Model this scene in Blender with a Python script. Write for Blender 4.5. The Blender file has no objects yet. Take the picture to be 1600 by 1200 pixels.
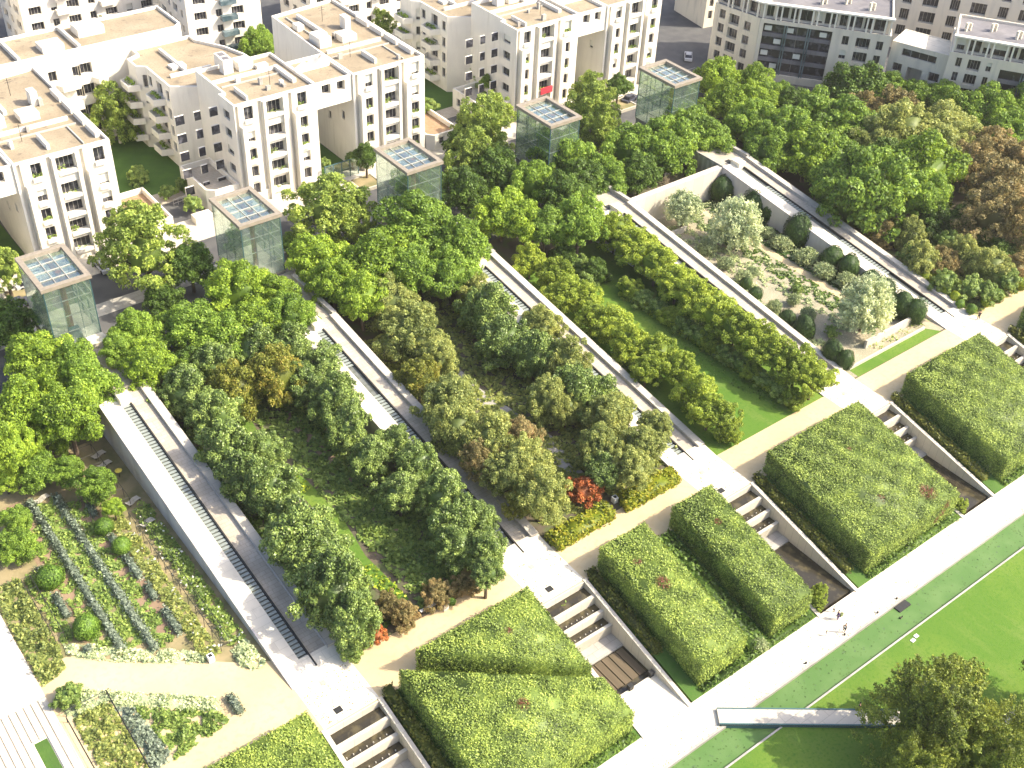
import bpy, math, random
import numpy as np
from mathutils import Vector, Matrix
PI=math.pi
scn=bpy.context.scene; COL=scn.collection
# ---------------------------------------------------------------- camera
CAM=np.array([-33.647,-143.170,110.329]); YAW,PIT,ROLL=math.radians(-39.448),math.radians(38.815),math.radians(2.916); FPX=1844.45
_d=np.array([-math.sin(YAW)*math.cos(PIT),math.cos(YAW)*math.cos(PIT),-math.sin(PIT)])
_r=np.cross(_d,[0,0,1]); _r/=np.linalg.norm(_r); _u=np.cross(_r,_d)
RT=math.cos(ROLL)*_r+math.sin(ROLL)*_u; UP=-math.sin(ROLL)*_r+math.cos(ROLL)*_u
cam=bpy.data.objects.new('camera',bpy.data.cameras.new('camera')); COL.objects.link(cam)
cam.data.sensor_width=36; cam.data.lens=FPX/1600*36; cam.data.clip_start=1; cam.data.clip_end=3000
cam.matrix_world=Matrix(((RT[0],UP[0],-_d[0],CAM[0]),(RT[1],UP[1],-_d[1],CAM[1]),(RT[2],UP[2],-_d[2],CAM[2]),(0,0,0,1)))
scn.camera=cam
# ---------------------------------------------------------------- sky, sun, exposure
SUN=Vector((.565,-.483,.669)).normalized()
W=bpy.data.worlds.new("World"); scn.world=W; W.use_nodes=True
nt=W.node_tree; bg=nt.nodes['Background']; sky=nt.nodes.new('ShaderNodeTexSky'); sky.sky_type='NISHITA'; sky.sun_disc=False
sky.sun_elevation=math.asin(SUN.z); sky.sun_rotation=math.atan2(SUN.x,SUN.y); sky.dust_density=4.0; sky.air_density=.8
nt.links.new(sky.outputs[0],bg.inputs[0]); bg.inputs[1].default_value=0.15
sl=bpy.data.lights.new('sun','SUN'); sl.energy=3.5; sl.angle=math.radians(.5); sl.color=(1,.90,.70)
so=bpy.data.objects.new('sun',sl); COL.objects.link(so); so.rotation_euler=SUN.to_track_quat('Z','Y').to_euler(); so.location=(0,0,200)
scn.view_settings.view_transform='Standard'; scn.view_settings.look='None'; scn.view_settings.exposure=1.32; scn.view_settings.gamma=1
scn.cycles.max_bounces=7; scn.cycles.diffuse_bounces=4; scn.cycles.transparent_max_bounces=16
rng=random.Random(7); NP=np.random.RandomState(5)
def at(px,py,z=0.):
    d=(px-800)/FPX*RT-(py-600)/FPX*UP+_d; t=(z-CAM[2])/d[2]; p=CAM+d*t
    return Vector((float(p[0]),float(p[1]),float(z)))
def atY(px,py,Y):
    d=(px-800)/FPX*RT-(py-600)/FPX*UP+_d; t=(Y-CAM[1])/d[1]; p=CAM+d*t
    return Vector((float(p[0]),float(Y),float(p[2])))
def rad(rpx,P): return rpx*((Vector(CAM)-Vector(P)).length)/FPX
# ---------------------------------------------------------------- materials
def M(name,col,rough=.8,noise=None,bump=0.,metal=0.,spec=.3,extra=None):
    m=bpy.data.materials.new(name); m.use_nodes=True; n=m.node_tree; b=n.nodes['Principled BSDF']
    b.inputs['Roughness'].default_value=rough; b.inputs['Metallic'].default_value=metal; b.inputs['Specular IOR Level'].default_value=spec
    b.inputs['Base Color'].default_value=(*col,1)
    tc=n.nodes.new('ShaderNodeTexCoord')
    last=None
    for (sc,c2,lo,hi,stretch) in (noise or []):
        mp=n.nodes.new('ShaderNodeMapping'); mp.inputs['Scale'].default_value=stretch; n.links.new(tc.outputs['Object'],mp.inputs[0])
        no=n.nodes.new('ShaderNodeTexNoise'); no.inputs['Scale'].default_value=sc; no.inputs['Detail'].default_value=5; n.links.new(mp.outputs[0],no.inputs[0])
        rp=n.nodes.new('ShaderNodeMapRange'); rp.inputs[1].default_value=lo; rp.inputs[2].default_value=hi; n.links.new(no.outputs[0],rp.inputs[0])
        mx=n.nodes.new('ShaderNodeMix'); mx.data_type='RGBA'; n.links.new(rp.outputs[0],mx.inputs[0])
        if last: n.links.new(last,mx.inputs[6])
        else: mx.inputs[6].default_value=(*col,1)
        mx.inputs[7].default_value=(*c2,1); last=mx.outputs[2]
    if last: n.links.new(last,b.inputs['Base Color'])
    if bump:
        no=n.nodes.new('ShaderNodeTexNoise'); no.inputs['Scale'].default_value=6; no.inputs['Detail'].default_value=6; n.links.new(tc.outputs['Object'],no.inputs[0])
        bp=n.nodes.new('ShaderNodeBump'); bp.inputs['Strength'].default_value=bump; bp.inputs['Distance'].default_value=.1; n.links.new(no.outputs[0],bp.inputs['Height']); n.links.new(bp.outputs[0],b.inputs['Normal'])
    return m
def jointed(m,w=2.2,h=1.1,dark=.72,rot=0.):
    n=m.node_tree; b=n.nodes['Principled BSDF']; l=b.inputs['Base Color'].links[0]; src=l.from_socket
    tc=n.nodes.new('ShaderNodeTexCoord'); br=n.nodes.new('ShaderNodeTexBrick'); br.inputs['Scale'].default_value=1; br.inputs['Brick Width'].default_value=w; br.inputs['Row Height'].default_value=h; br.inputs['Mortar Size'].default_value=.035; br.inputs['Mortar Smooth'].default_value=.3
    br.inputs['Color1'].default_value=(1,1,1,1); br.inputs['Color2'].default_value=(.93,.92,.90,1); br.inputs['Mortar'].default_value=(dark,dark,dark*.97,1)
    mp=n.nodes.new('ShaderNodeMapping'); mp.inputs['Rotation'].default_value=(0,0,rot); n.links.new(tc.outputs['Object'],mp.inputs[0]); n.links.new(mp.outputs[0],br.inputs[0])
    mx=n.nodes.new('ShaderNodeMix'); mx.data_type='RGBA'; mx.blend_type='MULTIPLY'; mx.inputs[0].default_value=1; n.links.new(src,mx.inputs[6]); n.links.new(br.outputs[0],mx.inputs[7]); n.links.new(mx.outputs[2],b.inputs['Base Color'])
def LEAF(name,cols,ns=1.5,trans=.3,dead=(.16,.055,.03),rough=.55):
    """foliage: every leaf takes a colour by its own random value, drifted by soft patches"""
    m=bpy.data.materials.new(name); m.use_nodes=True; n=m.node_tree; b=n.nodes['Principled BSDF']; out=n.nodes['Material Output']
    a=n.nodes.new('ShaderNodeAttribute'); a.attribute_name='v'
    tc=n.nodes.new('ShaderNodeTexCoord'); no=n.nodes.new('ShaderNodeTexNoise'); no.inputs['Scale'].default_value=ns; no.inputs['Detail'].default_value=3
    n.links.new(tc.outputs['Object'],no.inputs[0])
    ad=n.nodes.new('ShaderNodeMath'); ad.operation='MULTIPLY_ADD'; n.links.new(no.outputs[0],ad.inputs[0]); ad.inputs[1].default_value=1.3; ad.inputs[2].default_value=-.65
    a2=n.nodes.new('ShaderNodeMath'); a2.operation='MULTIPLY_ADD'; n.links.new(a.outputs['Fac'],a2.inputs[0]); a2.inputs[1].default_value=.75; n.links.new(ad.outputs[0],a2.inputs[2])
    oi=n.nodes.new('ShaderNodeObjectInfo'); a3=n.nodes.new('ShaderNodeMath'); a3.operation='MULTIPLY_ADD'; n.links.new(oi.outputs['Random'],a3.inputs[0]); a3.inputs[1].default_value=.25; n.links.new(a2.outputs[0],a3.inputs[2])
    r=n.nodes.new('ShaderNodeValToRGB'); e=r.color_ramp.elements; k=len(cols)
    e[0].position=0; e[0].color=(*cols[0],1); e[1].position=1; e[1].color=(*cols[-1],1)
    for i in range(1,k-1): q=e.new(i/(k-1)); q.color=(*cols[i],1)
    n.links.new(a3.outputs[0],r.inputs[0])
    da=n.nodes.new('ShaderNodeAttribute'); da.attribute_name='dead'
    mx=n.nodes.new('ShaderNodeMix'); mx.data_type='RGBA'; n.links.new(da.outputs['Fac'],mx.inputs[0]); n.links.new(r.outputs[0],mx.inputs[6]); mx.inputs[7].default_value=(*dead,1)
    n.links.new(mx.outputs[2],b.inputs['Base Color']); b.inputs['Roughness'].default_value=rough; b.inputs['Specular IOR Level'].default_value=.35
    tr=n.nodes.new('ShaderNodeBsdfTranslucent'); hs=n.nodes.new('ShaderNodeHueSaturation'); hs.inputs['Hue'].default_value=.48; hs.inputs['Value'].default_value=1.7; n.links.new(mx.outputs[2],hs.inputs['Color']); n.links.new(hs.outputs[0],tr.inputs[0])
    ms=n.nodes.new('ShaderNodeMixShader'); ms.inputs[0].default_value=trans; n.links.new(b.outputs[0],ms.inputs[1]); n.links.new(tr.outputs[0],ms.inputs[2]); n.links.new(ms.outputs[0],out.inputs[0])
    return m
S1=(1,1,1)
MT=dict(
 stucco=M('white_stucco',(.74,.70,.62),.85,[(1.2,(.58,.54,.46),.52,.8,(1,1,.12)),(.25,(.68,.64,.57),.4,.7,S1)]),
 stucco2=M('cream_stucco',(.66,.60,.48),.85,[(1.0,(.44,.40,.33),.5,.8,(1,1,.15))]),
 stucco3=M('grey_cream_stone',(.62,.57,.48),.85,[(1.0,(.48,.45,.39),.5,.8,(1,1,.15))]),
 gravel=M('roof_gravel',(.26,.212,.145),.95,[(.22,(.33,.27,.19),.4,.62,S1),(3,(.21,.165,.115),.5,.75,S1),(.6,(.17,.14,.105),.60,.72,S1)],.2),
 greyroof=M('grey_roof',(.15,.145,.16),.85,[(.3,(.21,.20,.21),.4,.65,S1)]),
 pane=M('window_pane',(.022,.022,.03),.25,[(.9,(.10,.10,.12),.52,.66,S1)],spec=.6),
 teal=M('teal_glazing',(.045,.08,.095),.2,[(.5,(.15,.20,.22),.4,.6,S1)],spec=.6),
 frame=M('pale_frame',(.42,.40,.36),.6), blind=M('roller_blind',(.66,.65,.58),.7),
 metal=M('tan_steel',(.28,.24,.19),.5,[(2,(.22,.19,.15),.4,.7,S1)],metal=0), tealmetal=M('teal_metal',(.06,.13,.14),.5),
 column=M('brown_timber',(.20,.10,.06),.6,[(2,(.12,.06,.04),.4,.7,(1,1,.2))]),
 conc=M('pale_stone',(.52,.48,.41),.85,[(.5,(.50,.46,.40),.45,.7,S1),(5,(.55,.51,.44),.5,.8,S1)],.1),
 conc2=M('grey_stone',(.40,.38,.35),.85,[(.6,(.32,.30,.28),.45,.7,S1)],.1),
 deck=M('taupe_paving',(.47,.42,.35),.85,[(.4,(.38,.34,.28),.4,.65,S1),(4,(.40,.35,.29),.5,.7,(1,.3,1))],.1),
 chan=M('wet_channel_stone',(.15,.16,.15),.4,[(1.2,(.10,.11,.09),.45,.65,S1)]),
 sidew=M('shade_toned_wall',(.56,.51,.49),.85,[(.5,(.43,.39,.37),.45,.7,(1,1,.2))]),  # darker greyish base holds the side face's shade in its colour, with random streaks
 white=M('white_limestone',(.70,.645,.54),.8,[(.15,(.62,.57,.47),.45,.7,S1),(.9,(.46,.42,.35),.54,.78,(1,.35,1)),(6,(.66,.63,.56),.6,.8,S1)],.08),
 sand=M('sandy_path',(.50,.395,.235),.95,[(.12,(.56,.45,.28),.4,.65,S1),(1.5,(.50,.38,.22),.5,.75,S1)],.1),
 gsand=M('ochre_sand',(.29,.235,.13),.95,[(.3,(.17,.16,.075),.42,.62,S1)],.15),
 pinksand=M('brick_soil',(.26,.185,.12),.95,[(.4,(.22,.15,.10),.42,.62,S1)],.15),
 gravelw=M('pale_gravel',(.33,.285,.20),.95,[(.35,(.24,.23,.16),.42,.58,S1),(5,(.46,.40,.31),.5,.7,S1)],.2),
 soil=M('dark_soil',(.10,.085,.06),.95,[(.5,(.09,.11,.045),.45,.6,S1),(.15,(.14,.11,.08),.5,.65,S1)],.2),
 lawn=M('lawn_grass',(.085,.165,.025),.95,[(.06,(.14,.21,.035),.40,.62,S1),(.5,(.125,.19,.04),.52,.75,(1,.3,1)),(2.5,(.065,.15,.02),.5,.75,S1)],.35,spec=.1),
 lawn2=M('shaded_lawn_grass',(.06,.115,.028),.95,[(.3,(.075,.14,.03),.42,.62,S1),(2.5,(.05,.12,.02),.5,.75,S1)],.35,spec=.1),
 asphalt=M('asphalt',(.075,.075,.08),.9,[(.4,(.10,.10,.10),.4,.65,S1)]),
 algae=M('algae_water',(.075,.155,.04),.7,[(.25,(.10,.18,.055),.42,.62,S1),(1.6,(.07,.12,.05),.64,.68,S1)],spec=.25),
 dwater=M('dark_water',(.035,.03,.02),.12,[(.7,(.09,.075,.04),.5,.65,S1)],spec=.5),
 grate=M('steel_slats',(.27,.30,.28),.5,[(3,(.21,.24,.22),.4,.7,S1)],spec=.5), darkm=M('dark_iron',(.03,.03,.03),.5),
 wood=M('brown_planks',(.13,.10,.065),.8,[(1,(.09,.07,.045),.4,.7,(1,.1,1))]),
 bark=M('bark',(.12,.09,.065),.9,[(3,(.08,.06,.04),.4,.7,(1,1,.3))]), palebark=M('pale_bark',(.5,.45,.38),.9),
 plastic=M('white_panel',(.75,.74,.70),.5), terracotta=M('terracotta_tiles',(.36,.22,.14),.8,[(2,(.22,.17,.09),.4,.7,S1)]),
 redcloth=M('red_cloth',(.5,.04,.06),.8), carp=M('car_paint_dark',(.05,.055,.08),.3,spec=.6), carw=M('car_paint_silver',(.5,.5,.52),.3,spec=.6), tyre=M('tyre_rubber',(.02,.02,.02),.8),
 skin=M('skin',(.5,.3,.2),.6), purple=M('purple_cloth',(.06,.035,.16),.8), whitec=M('white_cloth',(.75,.73,.72),.8), darkc=M('dark_cloth',(.02,.022,.03),.8), hair=M('dark_hair',(.02,.015,.012),.6), greenbag=M('olive_bag',(.12,.15,.06),.8),
 yellow=M('yellow_plastic',(.7,.55,.08),.5),
)
for k_,w_,h_,d_ in (('white',2.6,1.3,.80),('conc',2.4,1.2,.7),('conc2',2.0,1.0,.7),('deck',1.2,.6,.75),('greyroof',4,2,.7)): jointed(MT[k_],w_,h_,d_)
def glass():
    m=bpy.data.materials.new('greenish_glass'); m.use_nodes=True; n=m.node_tree; n.nodes.remove(n.nodes['Principled BSDF'])
    t=n.nodes.new('ShaderNodeBsdfTransparent'); t.inputs[0].default_value=(.90,.95,.93,1)
    g=n.nodes.new('ShaderNodeBsdfGlossy'); g.inputs[0].default_value=(.8,.88,.86,1); g.inputs['Roughness'].default_value=.05
    f=n.nodes.new('ShaderNodeLayerWeight'); f.inputs[0].default_value=.22; ms=n.nodes.new('ShaderNodeMixShader')
    ad=n.nodes.new('ShaderNodeMath'); ad.operation='ADD'; n.links.new(f.outputs[1],ad.inputs[0]); ad.inputs[1].default_value=.05
    n.links.new(ad.outputs[0],ms.inputs[0]); n.links.new(t.outputs[0],ms.inputs[1]); n.links.new(g.outputs[0],ms.inputs[2]); df=n.nodes.new('ShaderNodeBsdfDiffuse'); df.inputs[0].default_value=(.40,.48,.44,1); m2=n.nodes.new('ShaderNodeMixShader'); m2.inputs[0].default_value=.07; n.links.new(ms.outputs[0],m2.inputs[1]); n.links.new(df.outputs[0],m2.inputs[2]); n.links.new(m2.outputs[0],n.nodes['Material Output'].inputs[0]); return m
MT['glass']=glass()
L=dict(
 lime=LEAF('lime_foliage',[(0.075,0.133,0.015),(0.167,0.264,0.026),(0.286,0.408,0.041),(0.386,0.504,0.051)]),
 green=LEAF('green_foliage',[(0.059,0.112,0.015),(0.131,0.222,0.029),(0.228,0.350,0.045),(0.318,0.446,0.057)]),
 deep=LEAF('deep_green_foliage',[(0.036,0.074,0.011),(0.071,0.131,0.020),(0.127,0.212,0.032),(0.180,0.279,0.042)]),
 airy=LEAF('pale_foliage',[(0.082,0.128,0.024),(0.193,0.273,0.051),(0.326,0.416,0.077),(0.481,0.561,0.104)]),
 dark=LEAF('magnolia_foliage',[(0.052,0.091,0.021),(0.110,0.168,0.040),(0.214,0.297,0.072),(0.376,0.476,0.116)],trans=.12,rough=.4),
 olive=LEAF('mottled_foliage',[(0.103,0.143,0.041),(0.198,0.245,0.070),(0.327,0.368,0.104),(0.457,0.470,0.134)],ns=2.2),
 amber=LEAF('amber_green_foliage',[(.08,.10,.02),(.17,.20,.03),(.27,.28,.045),(.38,.31,.06)]),
 yel=LEAF('yellow_green_foliage',[(0.083,0.132,0.017),(0.187,0.262,0.032),(0.323,0.411,0.051),(0.451,0.525,0.065)],ns=2),
 silver=LEAF('silver_foliage',[(0.198,0.262,0.148),(0.377,0.446,0.251),(0.617,0.662,0.371),(0.800,0.800,0.484)],trans=.2),
 grey=LEAF('grey_green_foliage',[(0.118,0.166,0.082),(0.236,0.300,0.148),(0.390,0.449,0.222),(0.570,0.599,0.295)],trans=.2),
 lav=LEAF('lavender_foliage',[(.09,.12,.085),(.16,.20,.14),(.23,.28,.20),(.32,.37,.29)],trans=.2),
 brown=LEAF('brown_foliage',[(0.112,0.104,0.038),(0.224,0.200,0.077),(0.352,0.288,0.115),(0.480,0.336,0.154)]),
 red=LEAF('red_foliage',[(0.150,0.050,0.015),(0.316,0.100,0.031),(0.499,0.166,0.051),(0.532,0.300,0.082)]),
 hedge=LEAF('clipped_hornbeam',[(0.063,0.101,0.020),(0.158,0.228,0.046),(0.272,0.356,0.072),(0.427,0.512,0.101)],ns=.45,trans=.22),
 ghedge=LEAF('golden_hedge',[(0.055,0.086,0.005),(0.148,0.187,0.009),(0.257,0.281,0.015),(0.351,0.312,0.029)],ns=.8,trans=.2),
 ohedge=LEAF('olive_low_hedge',[(0.039,0.052,0.008),(0.091,0.111,0.014),(0.156,0.169,0.024),(0.208,0.208,0.032)],ns=.8,trans=.15),
 topi=LEAF('yew_foliage',[(0.017,0.042,0.007),(0.033,0.070,0.013),(0.053,0.105,0.019),(0.078,0.140,0.026)],trans=.1),
 conif=LEAF('cypress_foliage',[(0.062,0.092,0.012),(0.138,0.183,0.025),(0.252,0.300,0.040),(0.366,0.399,0.055)],trans=.2),
 ball=LEAF('box_foliage',[(0.050,0.104,0.012),(0.097,0.184,0.023),(0.155,0.265,0.032),(0.212,0.334,0.042)],trans=.2),
 lball=LEAF('golden_ball_foliage',[(0.110,0.160,0.012),(0.220,0.300,0.019),(0.340,0.420,0.031),(0.460,0.500,0.050)],trans=.2),
 bed=LEAF('bed_foliage',[(0.078,0.131,0.030),(0.165,0.247,0.055),(0.247,0.335,0.075),(0.328,0.408,0.091)],ns=.9,trans=.2),
 wflow=LEAF('white_flowers',[(0.500,0.500,0.420),(0.700,0.700,0.600),(0.750,0.750,0.700)]), oflow=LEAF('orange_leaf_litter',[(0.200,0.080,0.012),(0.350,0.140,0.025),(0.450,0.220,0.037)]),
)
# ---------------------------------------------------------------- object helpers
def link(o): COL.objects.link(o); return o
LABELS={}
def tag(o,label,cat,group=None,kind=None):
    if label: o['label']=label
    if cat: o['category']=cat
    if group: o['group']=group
    if kind: o['kind']=kind
    return o
def thing(name,label,cat,loc=(0,0,0),group=None,rz=0):
    o=bpy.data.objects.new(name,None); o.empty_display_size=.3; link(o); o.location=loc; o.rotation_euler=(0,0,rz); return tag(o,label,cat,group)
class MB:
    def __init__(s): s.v=[]; s.f=[]; s.m=[]
    def quad(s,a,b,c,d,mi=0):
        k=len(s.v); s.v+= [tuple(a),tuple(b),tuple(c),tuple(d)]; s.f.append((k,k+1,k+2,k+3)); s.m.append(mi)
    def poly(s,pts,mi=0):
        k=len(s.v); s.v+=[tuple(p) for p in pts]; s.f.append(tuple(range(k,k+len(pts)))); s.m.append(mi)
    def prism(s,pts,z0,z1,mi=0,bottom=True):
        """pts ccw (x,y); z0,z1 numbers or functions of (x,y)"""
        f0=z0 if callable(z0) else (lambda x,y:z0); f1=z1 if callable(z1) else (lambda x,y:z1)
        n=len(pts); k=len(s.v); s.v+=[(p[0],p[1],f0(p[0],p[1])) for p in pts]+[(p[0],p[1],f1(p[0],p[1])) for p in pts]
        for i in range(n):
            j=(i+1)%n; s.f.append((k+i,k+j,k+n+j,k+n+i)); s.m.append(mi)
        s.f.append(tuple(k+n+i for i in range(n))); s.m.append(mi)
        if bottom: s.f.append(tuple(k+n-1-i for i in range(n))); s.m.append(mi)
    def box(s,x0,x1,y0,y1,z0,z1,mi=0): s.prism([(x0,y0),(x1,y0),(x1,y1),(x0,y1)],z0,z1,mi)
    def bar(s,a,b,r,mi=0,n=4,r2=None):
        a=Vector(a);b=Vector(b);d=(b-a).normalized(); p=d.orthogonal().normalized(); q=d.cross(p); r2=r if r2 is None else r2; k=len(s.v)
        for c,rr in ((a,r),(b,r2)):
            for i in range(n):
                t=2*PI*(i+.5)/n; s.v.append(tuple(c+p*math.cos(t)*rr+q*math.sin(t)*rr))
        for i in range(n): j=(i+1)%n; s.f.append((k+i,k+j,k+n+j,k+n+i)); s.m.append(mi)
        s.f.append(tuple(k+n+i for i in range(n))); s.m.append(mi); s.f.append(tuple(k+n-1-i for i in range(n))); s.m.append(mi)
    def build(s,name,mats,parent=None,smooth=False,loc=None):
        me=bpy.data.meshes.new(name)
        me.from_pydata(s.v,[],s.f); 
        if not isinstance(mats,(list,tuple)): mats=[mats]
        for m in mats: me.materials.append(m)
        me.polygons.foreach_set('material_index',s.m)
        if smooth: me.polygons.foreach_set('use_smooth',[True]*len(s.f))
        me.update(); o=link(bpy.data.objects.new(name,me)); o.parent=parent
        if loc is not None: o.location=loc
        return o
def parts(name,boxes,mat,parent):
    for q in boxes:
        b=MB(); b.box(*q); b.build(name,mat,parent)
def shared(name,me,parent,loc=(0,0,0),scale=(1,1,1),rz=0):
    o=link(bpy.data.objects.new(name,me)); o.parent=parent; o.location=loc; o.scale=scale; o.rotation_euler=(0,0,rz); return o
def leafmesh(name,P,N,size,mat,core=None,dead=None,aspect=1.5,rs=None):
    """one quad per leaf clump at P facing N"""
    rs=rs or NP; n=len(P); N=N/np.maximum(np.linalg.norm(N,axis=1,keepdims=True),1e-6)
    t=rs.normal(size=(n,3)); t-=N*(t*N).sum(1,keepdims=True); t/=np.maximum(np.linalg.norm(t,axis=1,keepdims=True),1e-6); b=np.cross(N,t)
    s=(np.asarray(size)*(.6+.8*rs.rand(n)))[:,None] if np.ndim(size)==0 else size[:,None]
    a=s*aspect*.5; c=s*.5
    V=np.stack([P-t*a-b*c*.4,P+b*c*-1+t*a*.1,P+t*a,P+b*c+t*a*.0],1).reshape(-1,3)
    F=np.arange(4*n).reshape(-1,4); v=rs.rand(n); dd=np.zeros(n) if dead is None else dead
    if core is not None:
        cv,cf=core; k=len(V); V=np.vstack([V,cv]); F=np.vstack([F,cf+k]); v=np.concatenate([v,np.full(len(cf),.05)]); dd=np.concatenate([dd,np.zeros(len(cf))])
    me=bpy.data.meshes.new(name); me.vertices.add(len(V)); me.vertices.foreach_set('co',V.astype(np.float32).ravel())
    me.loops.add(4*len(F)); me.loops.foreach_set('vertex_index',F.astype(np.int32).ravel())
    me.polygons.add(len(F)); me.polygons.foreach_set('loop_start',np.arange(0,4*len(F),4,dtype=np.int32))
    me.update(calc_edges=True)
    at1=me.attributes.new('v','FLOAT','FACE'); at1.data.foreach_set('value',v.astype(np.float32))
    at2=me.attributes.new('dead','FLOAT','FACE'); at2.data.foreach_set('value',dd.astype(np.float32))
    me.materials.append(mat); return me
def sph(n,rs):
    d=rs.normal(size=(n,3)); return d/np.linalg.norm(d,axis=1,keepdims=True)
def cubesphere(r,rs,k=6,jit=.12):
    vs=[];fs=[]
    for ax in range(3):
        for sg in (-1,1):
            g=np.linspace(-1,1,k+1); base=len(vs)
            for i in g:
                for j in g:
                    p=[0,0,0]; p[ax]=sg; p[(ax+1)%3]=i; p[(ax+2)%3]=j; p=np.array(p)/np.linalg.norm(p)
                    w=1+jit*math.sin(5*p[0]+3*p[1])*math.cos(4*p[2]+2*p[1]); vs.append(p*r*w)
            for i in range(k):
                for j in range(k):
                    a=base+i*(k+1)+j; fs.append([a,a+k+1,a+k+2,a+1] if sg>0 else [a,a+1,a+k+2,a+k+1])
    return np.array(vs),np.array(fs)
def crown_mesh(name,mat,seed,n=19000,K=110,br=(.09,.24),shell=.88,ls=.046,flat=1.,jit=.8,core=.6,aspect=1.5,up=.15,low=-.7):
    rs=np.random.RandomState(seed)
    C=sph(K*2,rs); C=C[C[:,2]>low][:K]; K=len(C); C*= (shell*(.60+.46*rs.rand(K))*(1+.16*np.sin(3.1*C[:,0]+seed)*np.cos(2.7*C[:,1]+seed*.7)+.10*np.sin(5*C[:,2]+4*C[:,0]+seed)))[:,None]; C[:,:2]*=(1.05-.22*np.clip(C[:,2:3],0,1)); R=br[0]+(br[1]-br[0])*rs.rand(K)
    w=R**2; ids=rs.choice(K,size=n*2,p=w/w.sum()); d=sph(n*2,rs); d[:,2]=np.where(d[:,2]<-.6,-d[:,2],d[:,2])
    P=C[ids]+d*(R[ids]*(.66+.52*rs.rand(n*2)))[:,None]
    D=np.linalg.norm(P[:,None,:]-C[None],axis=2)/R[None]; D[np.arange(n*2),ids]=9; keep=(D.min(1)>.68); P=P[keep][:n]; d=d[keep][:n]
    Nn=d+jit*sph(len(P),rs)+np.array([0,0,up]); P[:,2]*=flat
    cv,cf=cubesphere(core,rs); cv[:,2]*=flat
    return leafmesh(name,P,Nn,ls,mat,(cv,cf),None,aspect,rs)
def spiky_mesh(name,mat,seed,n=5200,ls=.085,flat=1.1):
    """fine silver willow-like crown, leaves along outward twigs"""
    rs=np.random.RandomState(seed); T=sph(260,rs); T[:,2]=np.where(T[:,2]<-.35,-T[:,2],T[:,2]); ln=.8+.3*rs.rand(260)
    ids=rs.randint(0,260,n); s=.5+.5*np.sqrt(rs.rand(n)); P=T[ids]*(ln[ids]*s)[:,None]+rs.normal(size=(n,3))*.045
    Nn=sph(n,rs)+T[ids]*.5; P[:,2]*=flat; cv,cf=cubesphere(.55,rs); cv[:,2]*=flat
    return leafmesh(name,P,Nn,ls,mat,(cv,cf),None,1.8,rs)
def ball_mesh(name,mat,seed,n=2600,ls=.09):
    rs=np.random.RandomState(seed); d=sph(n,rs); P=d*((.92+.12*rs.rand(n))*(1+.09*np.sin(2.3*d[:,0]+seed)*np.cos(2.9*d[:,2]+seed)+.05*np.sin(6*d[:,1]+3*d[:,2])))[:,None]; cv,cf=cubesphere(.9,rs,5,.02)
    return leafmesh(name,P,d+.35*sph(n,rs),ls,mat,(cv,cf),None,1.2,rs)
def conifer_mesh(name,mat,seed,n=42000,ls=.020):
    """layered limbs carrying upright feathery sprays, ragged outline"""
    rs=np.random.RandomState(seed); P=[];Nn=[]; K=420; m=n//K
    for i in range(K):
        a=rs.rand()*2*PI; t=rs.rand(); z0=-.75+1.75*t**.9; env=(1.08-.78*max(t-.15,0)**1.2)*(.8+.28*math.sin(3*a+seed+2.5*t)); rr=env*math.sqrt(rs.uniform(.12,1.)); 
        c=np.array([math.cos(a)*rr,math.sin(a)*rr,z0*.85-.12*rr]); q=rs.rand(m); d=np.array([math.cos(a)*.5,math.sin(a)*.5,.35+.5*rs.rand()]); d/=np.linalg.norm(d); L_=.13+.13*rs.rand()
        P.append(c+d*(q*L_)[:,None]+rs.normal(size=(m,3))*(.042*(1.25-q))[:,None]); Nn.append(np.tile(d*.5+np.array([0,0,.5]),(m,1))+.9*sph(m,rs))
    cv,cf=cubesphere(.5,rs); cv[:,2]*=.9
    return leafmesh(name,np.vstack(P),np.vstack(Nn),ls,mat,(cv,cf),None,2.0,rs)
def trunk_mesh(name,mat,seed,limbs=6):
    r=random.Random(seed); b=MB(); b.bar((0,0,0),(0,0,.55),.045,0,7,.032); b.bar((0,0,.55),(.02,.02,.95),.032,0,6,.01)
    for i in range(limbs):
        a=i*2.4+r.random(); z=.4+.07*i; e=.26+.1*r.random(); b.bar((0,0,z),(e*math.cos(a),e*math.sin(a),z+.22),.02,0,5,.006)
    o=b.build(name,mat); me=o.data; bpy.data.objects.remove(o); return me
VAR={}
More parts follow.
